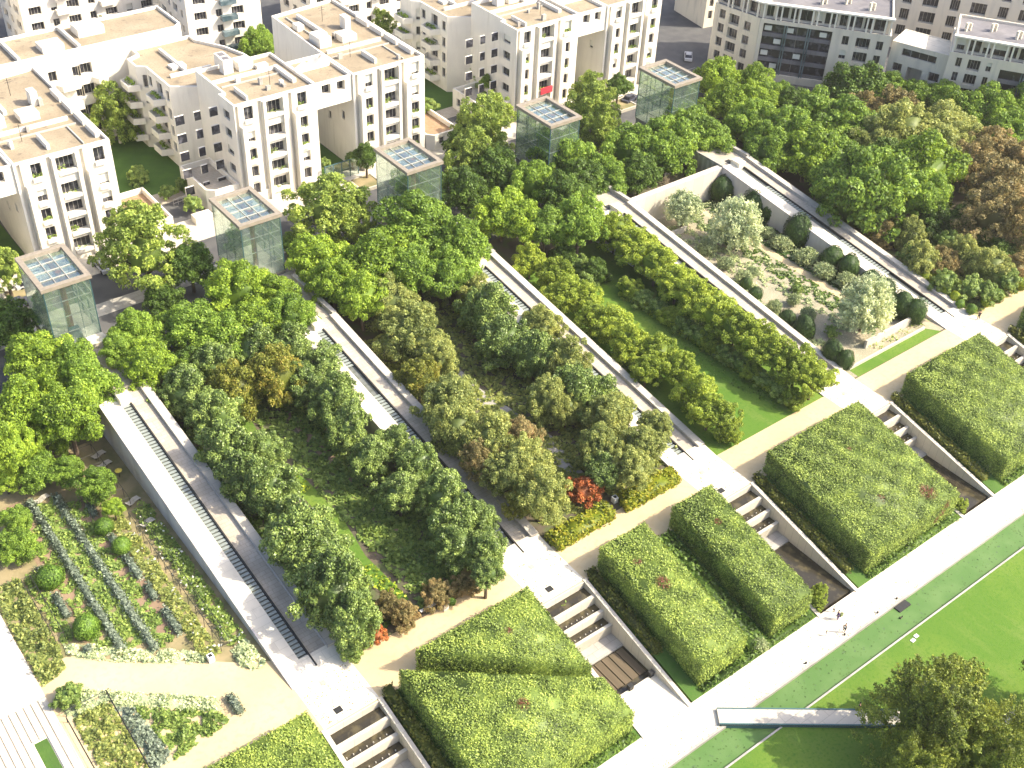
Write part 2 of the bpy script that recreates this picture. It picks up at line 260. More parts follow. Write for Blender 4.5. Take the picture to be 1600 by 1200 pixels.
def variants(kind):
    if kind in VAR: return VAR[kind]
    g={'lime':lambda s:crown_mesh('crown',L['lime'],s,flat=.85),
       'green':lambda s:crown_mesh('crown',L['green'],s,flat=.88),
       'deep':lambda s:crown_mesh('crown',L['deep'],s,13000,flat=.95,ls=.056),
       'airy':lambda s:crown_mesh('crown',L['airy'],s,15000,120,br=(.07,.18),shell=.95,ls=.046,jit=1.,core=.4,flat=1.05),
       'dark':lambda s:crown_mesh('crown',L['dark'],s,19000,120,br=(.08,.22),ls=.046,jit=.9,core=.62),
       'olive':lambda s:crown_mesh('crown',L['olive'],s,19000,140,br=(.07,.19),ls=.042,jit=1.,core=.6),
       'amber':lambda s:crown_mesh('crown',L['amber'],s,14000,110,br=(.08,.2),jit=1.,flat=1.1),
       'yel':lambda s:crown_mesh('crown',L['yel'],s,15000,110,br=(.08,.2),ls=.046,jit=1.),
       'brown':lambda s:crown_mesh('crown',L['brown'],s,15000,130,br=(.07,.17),shell=.92,ls=.042,jit=1.1,core=.5),
       'red':lambda s:crown_mesh('crown',L['red'],s,7000,60,flat=.85,ls=.06),
       'silver':lambda s:spiky_mesh('crown',L['silver'],s,16000,.045),
       'grey':lambda s:spiky_mesh('crown',L['grey'],s,4500,.075,.85),
       'topi':lambda s:ball_mesh('crown',L['topi'],s,4000,.075),
       'ball':lambda s:ball_mesh('crown',L['ball'],s), 'lball':lambda s:ball_mesh('crown',L['lball'],s,1500,.12),
       'bush':lambda s:crown_mesh('crown',L['bed'],s,5200,50,flat=.85,ls=.075),
       'conif':lambda s:conifer_mesh('crown',L['conif'],s)}[kind]
    n={'lime':4,'green':4,'dark':5,'olive':4,'yel':4,'brown':3}.get(kind,2)
    VAR[kind]=[g(11+37*i) for i in range(n)]; return VAR[kind]
TR=[trunk_mesh('trunk',MT['bark'],i) for i in range(3)]
TRP=trunk_mesh('trunk',MT['palebark'],9)
def tree(kind,P,r,ground=0.,hz=None,label='',cat='tree',group=None,name='tree',trunk=True,pale=False):
    """P = centre of the crown; r = radius; hz = vertical half height factor"""
    hz=hz or 1.; t=thing(name,label,cat,(P[0],P[1],ground),group)
    vs=variants(kind); me=vs[rng.randrange(len(vs))]
    shared('crown',me,t,(0,0,P[2]-ground),(r*rng.uniform(.93,1.1),r*rng.uniform(.88,1.08),r*hz*rng.uniform(.88,1.22)),rng.uniform(0,6.28))
    if trunk:
        h=max(P[2]-ground+r*.3,1.); shared('trunk',TRP if pale else TR[rng.randrange(3)],t,(0,0,0),(h*1.,h*1.,h),rng.uniform(0,6))
    return t
def ptree(kind,px,py,rpx,z,**k):
    P=at(px,py,z); r=rad(rpx,P); return tree(kind,P,r,**k)
def inpoly(x,y,poly):
    ins=np.zeros(len(x),bool); n=len(poly)
    for i in range(n):
        x0,y0=poly[i]; x1,y1=poly[(i+1)%n]
        c=((y0>y)!=(y1>y))&(x<(x1-x0)*(y-y0)/((y1-y0) if y1!=y0 else 1e-9)+x0); ins^=c
    return ins
def leafprism(name,poly,z0,z1,mat,dens=14,size=.34,parent=None,dead=None,rough=.10,sides=True,round_=.35):
    """clipped hedge: solid core plus leaf clumps on top and sides. z0,z1 functions"""
    f0=z0 if callable(z0) else (lambda x,y:z0+0*x); f1=z1 if callable(z1) else (lambda x,y:z1+0*x)
    A=np.array(poly); c=A.mean(0); rs=NP; mn=A.min(0); mx=A.max(0)
    n=int((mx[0]-mn[0])*(mx[1]-mn[1])*dens); x=mn[0]+(mx[0]-mn[0])*rs.rand(n); y=mn[1]+(mx[1]-mn[1])*rs.rand(n); k=inpoly(x,y,poly); x=x[k];y=y[k]
    # distance to the edge rounds the shoulder
    d=np.full(len(x),9.)
    m=len(poly)
    for i in range(m):
        p=A[i];q=A[(i+1)%m]; e=q-p; l=np.linalg.norm(e); nn=np.array([-e[1],e[0]])/l; d=np.minimum(d,np.abs((x-p[0])*nn[0]+(y-p[1])*nn[1]))
    drop=round_*np.clip(1-d/.7,0,1)**2
    lump=.13*np.sin(x*1.7+y*.9)+.10*np.sin(y*2.3-x*1.1)+.12*np.sin(x*.45+1.3)*np.sin(y*.5)
    P=[np.stack([x,y,f1(x,y)+rs.normal(size=len(x))*rough-drop+lump],1)]; N=[np.tile([0,0,1.],(len(x),1))]
    if sides:
        for i in range(m):
            p=A[i];q=A[(i+1)%m]; e=q-p; l=np.linalg.norm(e); nn=np.array([e[1],-e[0]])/l
            zz=(f1(*p)-f0(*p)+f1(*q)-f0(*q))/2; k=int(l*max(zz,.1)*dens); t=rs.rand(k); X=p[0]+e[0]*t; Y=p[1]+e[1]*t; a=f0(X,Y); b=f1(X,Y)
            h=rs.rand(k); off=rs.normal(size=k)*rough-.25*round_*(h>.93)
            P.append(np.stack([X+nn[0]*off,Y+nn[1]*off,a+(b-a)*h],1)); N.append(np.tile([nn[0],nn[1],.15],(k,1)))
    P=np.vstack(P); N=np.vstack(N)+.55*sph(len(P),rs)
    dd=np.zeros(len(P))
    for (qx,qy,qz,qr) in (dead or []):
        D=np.sqrt((P[:,0]-qx)**2+(P[:,1]-qy)**2+(P[:,2]-qz)**2); dd=np.maximum(dd,np.clip((qr-D)/(qr*.45),0,1)*(rs.rand(len(P))<.85))
    # core
    ins=.12; cv=[];cf=[]
    Ai=c+(A-c)*(1-ins/np.maximum(np.abs(A-c),.6))
    for z in (f0,f1):
        for p in Ai: cv.append([p[0],p[1],float(z(p[0],p[1]))-(.18 if z is f1 else 0)])
    for i in range(m): j=(i+1)%m; cf.append([i,j,m+j,m+i])
    if m==4: cf.append([4,5,6,7])
    elif m==5: cf+=[[5,6,7,8],[5,8,9,9]] 
    elif m==3: cf.append([3,4,5,5])
    cf=[f for f in cf if len(set(f))==4] if m in(3,5) else cf
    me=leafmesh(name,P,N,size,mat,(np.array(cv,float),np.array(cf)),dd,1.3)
    if m in (3,5): pass
    o=link(bpy.data.objects.new(name,me)); o.parent=parent; return o
def bed(name,poly,z0,h,mat,dens=10,size=.3,label=None,cat='plants',group=None,kind='stuff',parent=None,lump=1.,holes=.0):
    rs=NP; A=np.array(poly); mn=A.min(0); mx=A.max(0); n=int((mx[0]-mn[0])*(mx[1]-mn[1])*dens)
    x=mn[0]+(mx[0]-mn[0])*rs.rand(n); y=mn[1]+(mx[1]-mn[1])*rs.rand(n); k=inpoly(x,y,poly); x=x[k]; y=y[k]
    hh=h*(.45+.3*np.sin(x*1.9+1.3*np.sin(y*1.1))*lump+.25*np.sin(y*2.3+np.sin(x*2.9))*lump); keep=hh>holes*h; x=x[keep];y=y[keep];hh=hh[keep]
    z=z0+np.maximum(hh,.06)*(.35+.65*rs.rand(len(x))); P=np.stack([x,y,z],1); N=np.tile([0,0,.8],(len(x),1))+.8*sph(len(x),rs)
    if dens>=14:
        k2=int(len(x)*.35); q=rs.choice(len(x),k2); P=np.vstack([P,np.stack([x[q],y[q],np.full(k2,z0+.06)+.05*rs.rand(k2)],1)]); N=np.vstack([N,np.tile([0,0,1.],(k2,1))+.15*sph(k2,rs)]); size=np.concatenate([size*(.6+.8*rs.rand(len(x))),np.full(k2,size*2.1)])
    me=leafmesh(name,P,N,size,mat,None,None,1.5); o=link(bpy.data.objects.new(name,me)); o.parent=parent
    if parent is None: tag(o,label,cat,group,kind)
    return o
def R4(x0,x1,y0,y1): return [(x0,y0),(x1,y0),(x1,y1),(x0,y1)]
def sheet(name,pts,z,mat,kind='structure'):
    b=MB(); f=z if callable(z) else (lambda x,y:z); b.poly([(p[0],p[1],f(p[0],p[1])) for p in pts]); o=b.build(name,mat); o['kind']=kind; return o
# ================================================================ SETTING
g=MB(); g.box(-300,600,-500,900,-6.2,-5.2); o=g.build('ground',MT['asphalt']); o['kind']='structure'
def terrain(name,x0,x1,y0,y1,f,mat,step=4.):
    nx=max(1,int((x1-x0)/step)); ny=max(1,int((y1-y0)/step)); b=MB()
    for i in range(nx+1):
        for j in range(ny+1):
            x=x0+(x1-x0)*i/nx; y=y0+(y1-y0)*j/ny; b.v.append((x,y,f(x,y)))
    for i in range(nx):
        for j in range(ny):
            a=i*(ny+1)+j; b.f.append((a,a+ny+1,a+ny+2,a+1)); b.m.append(0)
    o=b.build(name,mat); o['kind']='structure'; return o
# city floor behind the gardens, the garden terrace, the banks down to the promenade
terrain('street',-300,600,-6,900,lambda x,y:2.,MT['asphalt'],60)
terrain('garden_slope',-120,400,-14,-6,lambda x,y:2*(y+14)/8,MT['soil'],8)
terrain('garden_ground',-120,400,-66.5,-14,lambda x,y:0.,MT['soil'],20)
sheet('path',R4(-24,400,-73.2,-66.3),.006,MT['sand'])
BK=lambda x,y: max(-4.05,min(0,(y+72.6)*.205))
def bank(x0,x1,name='grass_bank'): 
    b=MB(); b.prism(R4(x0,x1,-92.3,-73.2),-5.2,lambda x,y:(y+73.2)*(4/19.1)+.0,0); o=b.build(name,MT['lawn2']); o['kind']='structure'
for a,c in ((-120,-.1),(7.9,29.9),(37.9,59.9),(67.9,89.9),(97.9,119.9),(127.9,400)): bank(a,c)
b=MB(); b.box(-120,400,-96.7,-92.3,-5.1,-4.0); o=b.build('promenade',MT['white']); o['kind']='structure'
sheet('promenade_end',R4(30.4,37.2,-92.3,-86.6),-3.99,MT['white'])
b=MB(); b.box(-120,400,-97.0,-96.7,-5.1,-3.93); o=b.build('canal_edge',MT['conc2']); o['kind']='structure'
sheet('canal_water',R4(-120,400,-100.7,-97.0),-4.35,MT['algae'])
b=MB(); b.box(-120,400,-100.92,-100.7,-5.1,-3.97); o=b.build('lawn_kerb',MT['conc2']); o['kind']='structure'
b=MB(); b.box(-120,400,-420,-100.92,-5.1,-4.02); o=b.build('lawn',MT['lawn']); o['kind']='structure'
# lowest layer of each garden
sheet('garden_sand',R4(-22.3,0,-66.3,-10),.005,MT['gsand'])
sheet('garden_lawn',[(79.5,-20),(79.5,-64),(80.5,-66.2),(90,-66.2),(90,-60),(84.5,-56),(84.5,-20)][:0] or R4(67.3,90,-66.3,-14),.006,MT['lawn'])
sheet('garden_gravel',R4(97.3,120,-66.0,-14),.006,MT['gravelw'])
sheet('garden_lawn_strip',[(98.2,-66.2),(119.0,-66.2),(117.4,-64.2),(98.3,-64.2)],.012,MT['lawn'])
sheet('garden_track',[(112.4,-60),(113.8,-60),(114.3,-14),(112.9,-14)],.012,MT['sand'])
strip=[(16.6,-22),(14.6,-30),(16.2,-38),(16.4,-46),(15.2,-54),(16.0,-63),(17.9,-63),(17.4,-54),(18.6,-46),(18.3,-38),(17.0,-30),(18.2,-22)]
bed('ground_cover',R4(8,14.4,-65,-16),0,.6,L['deep'],dens=15,size=.34,label='loose dark ground cover left of the grass ribbon in the dark garden',holes=.12)
bed('ground_cover',R4(18.4,28.5,-65,-16),0,.7,L['bed'],dens=15,size=.34,label='loose green ground cover right of the grass ribbon in the dark garden',holes=.12)
bed('ground_cover',R4(39,58.5,-64,-16),0,.6,L['olive'],dens=15,size=.32,label='loose grey-green ground cover between the rows of the mottled garden',holes=.22)
sheet('grass_ribbon',strip,.03,MT['lawn'])
sheet('earth_track',[(21.5,-63),(22.5,-20),(24,-20),(23.4,-63)],.008,MT['pinksand'])
sheet('stone_track',[(46,-63),(48.5,-50),(46.5,-36),(47,-20),(49.5,-20),(49,-36),(51,-50),(49,-63)],.008,MT['conc2'])
# lower left: limestone terrace with strip benches, sand forecourt
b=MB(); b.box(-30,-22.3,-51.4,-12,-.4,.12); b.box(-30,-22.3,-64.5,-51.4,-.4,.02); o=b.build('limestone_terrace',MT['white']); o['kind']='structure'
b=MB()
for k in range(9):
    x=-22.45-.8*k; 
    b.box(x-.72,x-.06,-64.5 if k not in(2,3) else -56.4,-51.5,.02,.16)
o=b.build('terrace_paving',MT['conc']); o['kind']='structure'
sheet('terrace_grass',R4(-25.5,-24.1,-64.4,-56.6),.03,MT['lawn2'])
# ================================================================ RAISED WALKWAYS (ramps between the gardens)
TN=['the leftmost glass pavilion','the second glass pavilion from the left','the middle glass pavilion','the second glass pavilion from the right','the rightmost glass pavilion']
RY0,RY1,RZ=-66.4,-14.5,6.0
rz=lambda y: RZ*min(1,max(0,(y-RY0)/(RY1-RY0)))
def ramp(i):
    X=30.*i; t=thing('raised_walkway','long pale stone walkway with water channel below '+TN[i],'walkway',(X,RY0,0),'sloping stone walkways between the gardens')
    f=lambda d:(lambda x,y: rz(y+RY0)+d)      # local y
    Y1=RY1-RY0; YE=-RY0
    def slab(nm,x0,x1,d,mat,y0=0.,y1=None,z0=None,seg=None):
        y1=Y1 if y1 is None else y1; b=MB()
        b.prism(R4(x0,x1,y0,y1),(-.3 if z0 is None else z0),f(d)); 
        return b.build(nm,mat,t)
    slab('terrace',.2,2.55,.02,MT['white']); slab('channel_floor',2.55,3.75,-.35,MT['chan'],1.8); slab('channel_wall',3.75,3.95,.06,MT['darkm'],1.2)
    slab('walkway_floor',3.95,6.15,-.22,MT['deck'],3.0); 
    b=MB(); b.prism(R4(2.55,7.3,-.1,3.0),-.3,lambda x,y:rz(y+RY0)+.0); 
    b2=b.build('threshold',MT['white'],t); 
    slab('parapet',6.15,7.3,.28,MT['conc'],2.6); slab('parapet_groove',6.1,6.2,.34,MT['conc2'],2.6)
    # slats over the channel, one grating per run
    runs=[];cur=[];y=2.2
    while y<Y1-2:
        if i>0 and math.sin(y*.35+i)>.35:
            if cur: runs.append(cur);cur=[]
        else: cur.append(y)
        y+=.6
    if cur: runs.append(cur)
    for run in runs:
        b=MB()
        for y in run: z=rz(y+RY0)-.12; b.box(2.6,3.7,y,y+.42,z-.06,z)
        b.box(2.62,2.72,run[0],run[-1]+.4,rz(run[0]+RY0)-.3,rz(run[0]+RY0)-.2)
        b.build('channel_grating',MT['grate'],t)
    # platform at the head
    b=MB(); b.box(.0,7.3,Y1,YE-.2,-.3,5.75); b.build('platform',MT['deck'],t)
    b=MB(); b.box(6.6,7.3,Y1+.02,YE-2.2,5.75,6.5); b.box(0,.3,Y1+.02,YE-.3,5.75,6.2); b.build('platform_parapet',MT['conc2'],t)
    b=MB(); b.box(.02,.2,0,Y1,-.3,-.25); b.v=b.v[:0]; b.f=[]; b.m=[]; b.prism(R4(0.0,.2,0,Y1),-.3,f(.10)); b.build('side_wall',MT['sidew'],t)
    # spring box
    b=MB(); b.box(2.5,4.15,Y1-1.9,Y1+.3,5.2,6.75); s_=b.build('spring_box',MT['white'],t)
    b=MB(); b.box(2.35,3.5,Y1+.3,Y1+1.7,5.76,5.8); b.build('drain_hatch',MT['darkm'],t)
    b=MB(); b.box(2.9,3.55,-1.5,-.7,.012,.04); b.build('floor_grate',MT['conc2'],t)
for i in range(5): ramp(i)
# paving at the foot of each walkway
for i in range(5): sheet('paved_crossing',[(30*i+.2,-73.0),(30*i+7.3,-73.0),(30*i+7.3,-66.3),(30*i+.2,-66.3)],.012,MT['white'])
# ================================================================ CASCADES
def cascade(i):
    X=30.*i; t=thing('stepped_cascade','stepped stone water cascade below '+['the leftmost walkway','the second walkway from the left','the middle walkway','the fourth walkway from the left','the rightmost walkway'][i],'cascade',(X,-73,0),'stepped water cascades')
    lx0,lx1=.35,7.0
    ys=[0,-2.5,-4.25,-6.0]; zs=[0,-1.0,-1.9,-2.8]
    b=MB()
    for k in range(3):
        y0,y1=ys[k],ys[k+1]; zt=zs[k]-.05; 
        b.box(lx0,lx1,y1,y1+.45,-5,zt-.62)       # lip wall of the basin
        b.box(lx0,lx1,y1+.45,y0-.0 if k else y0,-5,zt-1.25)
    b.box(lx0,lx1,-.35,0,-5,0.0)
    b.build('basin_wall',MT['conc'],t)
    for k in range(3):
        w=MB(); w.box(lx0+.02,lx1-.02,ys[k+1]+.47,ys[k]-(.36 if k==0 else .02),-5,zs[k]-1.0); w.build('basin_water',MT['dwater'],t)
    b=MB()
    for k in (1,2):
        for j in range(7):
            x=.9+j*.85; b=MB(); b.bar((x,ys[k+1]+.9,zs[k]-1.0),(x,ys[k+1]+.9,zs[k]-.8),.07,0,6); b.build('water_jet',MT['frame'],t)
    ye=-13.4 if i==1 else -18.8
    b=MB(); b.box(lx0,lx1,-8.2,-6.0,-5,-4.1); b.build('lower_apron',MT['conc2'],t)
    b=MB(); b.box(lx0,lx1,ye,-8.2,-5,-4.35); b.build('lower_pool',MT['dwater'],t)
    if i in(1,0):
        b=MB()
        for j in range(5): b.box(1.0+j*1.15,1.0+j*1.15+1.0,ye+.7,-8.4,-4.34,-4.22)
        b.build('timber_grating',MT['wood'],t)
    for nm,xa,xb in (('side_wall',7.0,7.55),('side_wall',-.2,.35)):
        b=MB(); b.prism(R4(xa,xb,-19.6,0),-5.1,lambda x,y: .14+y*(4.05/19.6)); b.build(nm,MT['conc'],t)
    if i==1:
        b=MB(); b.box(6.2,6.8,-13.9,-13.3,-3.98,-3.3); b.build('bollard',MT['darkm'],t); b=MB(); b.box(2.9,3.5,-13.9,-13.3,-3.98,-3.3); b.build('bollard',MT['darkm'],t)
    b=MB(); b.box(2.3,3.2,.9,1.7,.016,.05); b.build('drain_grate',MT['darkm'],t)
for i in range(5): cascade(i)
# ================================================================ CLIPPED HEDGE BLOCKS
HT=lambda x,y: 4.0+(y+72)*.2
HB=lambda x,y: (y+73.2)*.209-.05
blk='giant clipped hedge blocks below the path'
def block(label,poly,dead=None):
    o=leafprism('hedge_block',poly,HB,HT,L['hedge'],dens=80,size=.15,dead=dead); tag(o,label,'hedge',blk)
block('clipped hedge block cut off by the bottom edge of the photo, lower left',R4(-23,-1.3,-91.2,-72.3))
block('triangular hedge piece behind the diagonal slit in the split hedge block',[(12.6,-72.4),(20.6,-78.4),(28.6,-84.4),(28.6,-72.3)],[(23,-76,3.3,.6)])
block('large front piece of the split hedge block beside the diagonal slit',[(9.7,-73.4),(9.7,-91.2),(29.2,-91.2),(28.8,-86.2)],[(19,-84,1.7,.9)])
block('long narrow hedge block, left one of the matching pair',R4(39.8,47.3,-91.2,-72.5),[(42.6,-76.5,3.2,.8),(43.3,-80.5,2.3,1.2)])
block('long narrow hedge block, right one of the matching pair',R4(52.2,59.2,-91.2,-72.5),[(55.8,-77.4,3,.7)])
block('broad square hedge block with a brown dead patch near its front corner',R4(70.2,89.3,-91.2,-72.4),[(85.2,-88.6,.5,1.6),(86.6,-90.9,-.6,.8),(85.9,-91.2,-1.6,.75),(85.0,-91.2,-2.5,.7),(78.5,-86,1.2,.7),(81,-78,3,.5)])
block('broad square hedge block second from the right edge, beyond the dead-patched one',R4(100.4,118.6,-91.2,-72.5))
block('hedge block cut off by the right edge of the photo',R4(130.4,150,-91.2,-72.5))
lowh='low hedges along the cascade walls'
for X,lb in ((7.9,'low dark hedge strip beside the cascade at bottom left'),(37.9,'low dark hedge strip left of the paired narrow hedge blocks'),(67.9,'low dark hedge strip left of the dead-patched square block'),(97.9,'low dark hedge strip left of the far square block'),(127.9,'low dark hedge strip at the right edge of the photo')):
    ye=-90 if X!=37.9 else -85.5
    o=leafprism('low_hedge',R4(X,X+1.25,ye,-72.5),lambda x,y:(y+73.2)*.209-.05,lambda x,y:(y+73.2)*.209+.85,L['ohedge'],dens=22,size=.24,round_=.15); tag(o,lb,'hedge',lowh)
for x0,x1,lb in ((9.7,29.2,'ankle-high green hedge strip in front of the split block'),(39.8,59.2,'ankle-high green hedge strip in front of the paired narrow blocks'),(70.2,89.3,'ankle-high green hedge strip in front of the dead-patched block'),(100.4,118.6,'ankle-high green hedge strip in front of the far square block')):
    o=leafprism('hedge_strip',R4(x0,x1,-92.2,-91.3),-4.1,-3.35,L['deep'],dens=20,size=.24,round_=.1); tag(o,lb,'hedge','hedge strips along the promenade')
o=leafprism('hedge',R4(48.3,51.2,-91.4,-73.5),HB,lambda x,y:(y+73.2)*.209+1.0,L['deep'],dens=12,size=.34); tag(o,'low dark hedge filling the gap between the paired narrow blocks','hedge')
for k,(x,y,kind,lb) in enumerate(((50,-91.3,'grey','grey-green shrub at the promenade end of the gap between the paired blocks'),(61.2,-91.2,'yel','yellowing shrub at the promenade end of the cascade, left one'),(62.8,-90.0,'yel','leafy shrub in the lower cascade pool beside the yellowing one'),(91.2,-91.0,'yel','yellowing shrub at the end of the cascade right of the dead-patched block'))):
    tree(kind,(x,y,-3.4),1.15,-4.2,.9,lb,'shrub',name='shrub',trunk=False)
# hedges along the path
for poly,lb in (([(37.6,-67.6),(47.4,-67.4),(47.8,-64.8),(37.6,-64.8)],'golden box hedge beside the path, the left one of two'),([(49.2,-67.5),(59.2,-67.5),(59.8,-64.8),(50.0,-64.8)],'golden box hedge beside the path, the right one of two')):
    o=leafprism('golden_hedge',poly,0,1.25,L['ghedge'],dens=24,size=.26,round_=.15); tag(o,lb,'hedge','golden hedges beside the path')
# ================================================================ GLASS PAVILIONS
def pavilion(i):
    X=30.*i; w,d=6.7,9.6; zt,zf=16.5,6.2
    adj=['white entrance block at its right foot, beside the lime trees at far left','gravel square and pale tree on its right','dark street to its left and the bridge building behind','two white planters and a big pale tree on its right','two white planters, farthest of the row']
    t=thing('glass_pavilion','square glass pavilion with tan roof frame, '+['leftmost of the row','second from the left','in the middle of the row','second from the right','rightmost, nearest the curved apartment block'][i],'pavilion',(X,0,0),'glass pavilions behind the gardens')
    b=MB(); b.box(.15,w-.15,.15,d-.15,1.5,zf-.25); b.build('plinth',MT['conc2'],t)
    b=MB(); b.box(0,w,0,d,zf-.25,zf); b.build('floor',MT['conc'],t)
    b=MB()
    for (x0,x1,y0,y1) in ((-.25,w+.25,-.25,.55),(-.25,w+.25,d-.55,d+.25),(-.25,.5,.55,d-.55),(w-.5,w+.25,.55,d-.55)): b.box(x0,x1,y0,y1,zt-.55,zt)
    b.build('roof_frame',MT['metal'],t)
    b=MB(); b.box(.5,w-.5,.55,d-.55,zt-.62,zt-.57); b.build('glass_roof',MT['glass'],t)
    b=MB()
    for k in (1,2): b.box(.5+k*(w-1)/3-.04,.5+k*(w-1)/3+.04,.55,d-.55,zt-.56,zt-.42)
    for k in (1,2,3): b.box(.5,w-.5,.55+k*(d-1.1)/4-.035,.55+k*(d-1.1)/4+.035,zt-.55,zt-.44)
    b.build('roof_bars',MT['frame'],t)
    b=MB(); rr=random.Random(i)
    for k in range(3):
        for j in range(4):
            if rr.random()<.62:
                x=.8+k*(w-1)/3; y=.9+j*(d-1.1)/4; 
                for q in range(3): b.box(x,x+1.35,y+q*.6,y+q*.6+.4,zt-1.3,zt-1.25)
    b.build('sun_louvre',MT['plastic'],t)
    for nm,(x0,x1,y0,y1) in (('glass_wall',(0.02,w-.02,.0,.05)),('glass_wall',(0.02,w-.02,d-.05,d)),('glass_wall',(0,.05,.06,d-.06)),('glass_wall',(w-.05,w,.06,d-.06))):
        b=MB(); b.box(x0,x1,y0,y1,zf,zt-.55); b.build(nm,MT['glass'],t)
    b=MB()
    for z in (8.3,10.9,13.5):
        b.box(.06,w-.06,.07,.17,z,z+.12); b.box(.06,w-.06,d-.17,d-.07,z,z+.12); b.box(.07,.17,.18,d-.18,z,z+.12); b.box(w-.17,w-.07,.18,d-.18,z,z+.12)
    b.build('glazing_bars',MT['frame'],t)
    b=MB()
    for x,y in ((.0,.0),(w-.12,0),(0,d-.12),(w-.12,d-.12)): b.box(x,x+.12,y,y+.12,zf,zt-.55)
    for x in (w/3,2*w/3): b.box(x,x+.06,.06,.14,zf,zt-.6); b.box(x,x+.06,d-.14,d-.06,zf,zt-.6)
    for y in (d/3,2*d/3): b.box(.06,.14,y,y+.06,zf,zt-.6); b.box(w-.14,w-.06,y,y+.06,zf,zt-.6)
    b.build('mullions',MT['tealmetal'],t)
    b=MB(); b.bar((w*.56,d*.42,zf),(w*.56,d*.42,zt-.6),.42,0,10); b.build('column',MT['column'],t)
    b=MB(); b.box(.3,w-.3,2.6,3.0,zt-1.2,zt-.8); b.box(w*.5,w*.6,.4,d-.4,zt-1.2,zt-.8); b.build('cross_beam',MT['column'],t)
    if i in(0,):
        b=MB(); b.box(4.3,w+.1,-2.3,-.02,1.5,6.6); b.build('entrance_block',MT['white'],t)
        b=MB(); b.box(2.6,4.1,.2,1.8,zf,zf+1.7); b.build('door_box',MT['tealmetal'],t)
    if i in(2,3,4):
        for k in range(2):
            q=thing('planter','white square planter standing inside '+TN[i]+(', left one' if k==0 else ', right one'),'planter',(X+1.6+k*1.7,4.6-.2*k,zf),'white planters in the glass pavilions')
            b=MB(); b.box(-.6,.6,-.9,.9,.03,.9); b.build('box',MT['plastic'],q)
            b=MB(); b.box(-.45,.45,-.75,.75,.9,.94); b.build('soil',MT['soil'],q)
for i in range(5): pavilion(i)
# ================================================================ BUILDINGS
def wallface(mb,O,u,L_,z0,z1,holes,depth=.7,n=None):
    """planar wall from O along u with recessed holes; outward normal n (2D)"""
    us=sorted({0.,L_}|{h[0] for h in holes}|{h[1] for h in holes}); zs=sorted({z0,z1}|{h[2] for h in holes}|{h[3] for h in holes})
    us=[a for a in us if -1e-6<=a<=L_+1e-6]; zs=[a for a in zs if z0-1e-6<=a<=z1+1e-6]
    P=lambda a,z,d=0.:(O[0]+u[0]*a-n[0]*d,O[1]+u[1]*a-n[1]*d,z)
    for a0,a1 in zip(us,us[1:]):
        for b0,b1 in zip(zs,zs[1:]):
            c=((a0+a1)/2,(b0+b1)/2)
            if any(h[0]<c[0]<h[1] and h[2]<c[1]<h[3] for h in holes): continue
            mb.quad(P(a0,b0),P(a1,b0),P(a1,b1),P(a0,b1))
    for h in holes:
        d=h[5] if len(h)>5 else depth; a0,a1,b0,b1=h[:4]
        mb.quad(P(a0,b0),P(a0,b1),P(a0,b1,d),P(a0,b0,d)); mb.quad(P(a1,b1),P(a1,b0),P(a1,b0,d),P(a1,b1,d))
        mb.quad(P(a0,b0,d),P(a1,b0,d),P(a1,b0),P(a0,b0)); mb.quad(P(a0,b1),P(a1,b1),P(a1,b1,d),P(a0,b1,d))
        if h[4]=='g': mb.quad(P(a0,b0,d),P(a1,b0,d),P(a1,b1,d),P(a0,b1,d))
CNT={}
def window(P,u,n,a0,a1,b0,b1,d,par,kind,mats=None):
    """pane at depth d with frame bars, blind or balcony front"""
    Q=lambda a,z,dd:(P[0]+u[0]*a-n[0]*dd,P[1]+u[1]*a-n[1]*dd,z)
    b=MB(); b.quad(Q(a0,b0,d),Q(a1,b0,d),Q(a1,b1,d),Q(a0,b1,d),0)
    r=rng.random()
    if kind=='w' and r<.22: zc=b0+(b1-b0)*rng.uniform(.1,.6); b.quad(Q(a0,zc,d-.06),Q(a1,zc,d-.06),Q(a1,b1,d-.06),Q(a0,b1,d-.06),2)
    m=(a0+a1)/2
    def strip(x0,x1,z0,z1,dd=d-.04): b.quad(Q(x0,z0,dd),Q(x1,z0,dd),Q(x1,z1,dd),Q(x0,z1,dd),1)
    t=.045; strip(a0,a0+t,b0,b1); strip(a1-t,a1,b0,b1); strip(a0,a1,b0,b0+t); strip(a0,a1,b1-t,b1); strip(m-t/2,m+t/2,b0,b1,d-.05)
    if kind=='b': strip((a0+m)/2-.03,(a0+m)/2+.03,b0,b1,d-.05); strip((a1+m)/2-.03,(a1+m)/2+.03,b0,b1,d-.05)
    return b.build('window',mats or [MT['pane'],MT['frame'],MT['blind']],par)
def obox(mb,O,u,n,a0,a1,d0,d1,z0,z1,mi=0):
    """box on a wall: a along the wall, d outwards"""
    p=lambda a,d:(O[0]+u[0]*a+n[0]*d,O[1]+u[1]*a+n[1]*d); mb.prism([p(a0,d1),p(a0,d0),p(a1,d0),p(a1,d1)] if (u[0]*n[1]-u[1]*n[0])>0 else [p(a0,d0),p(a0,d1),p(a1,d1),p(a1,d0)],z0,z1,mi)
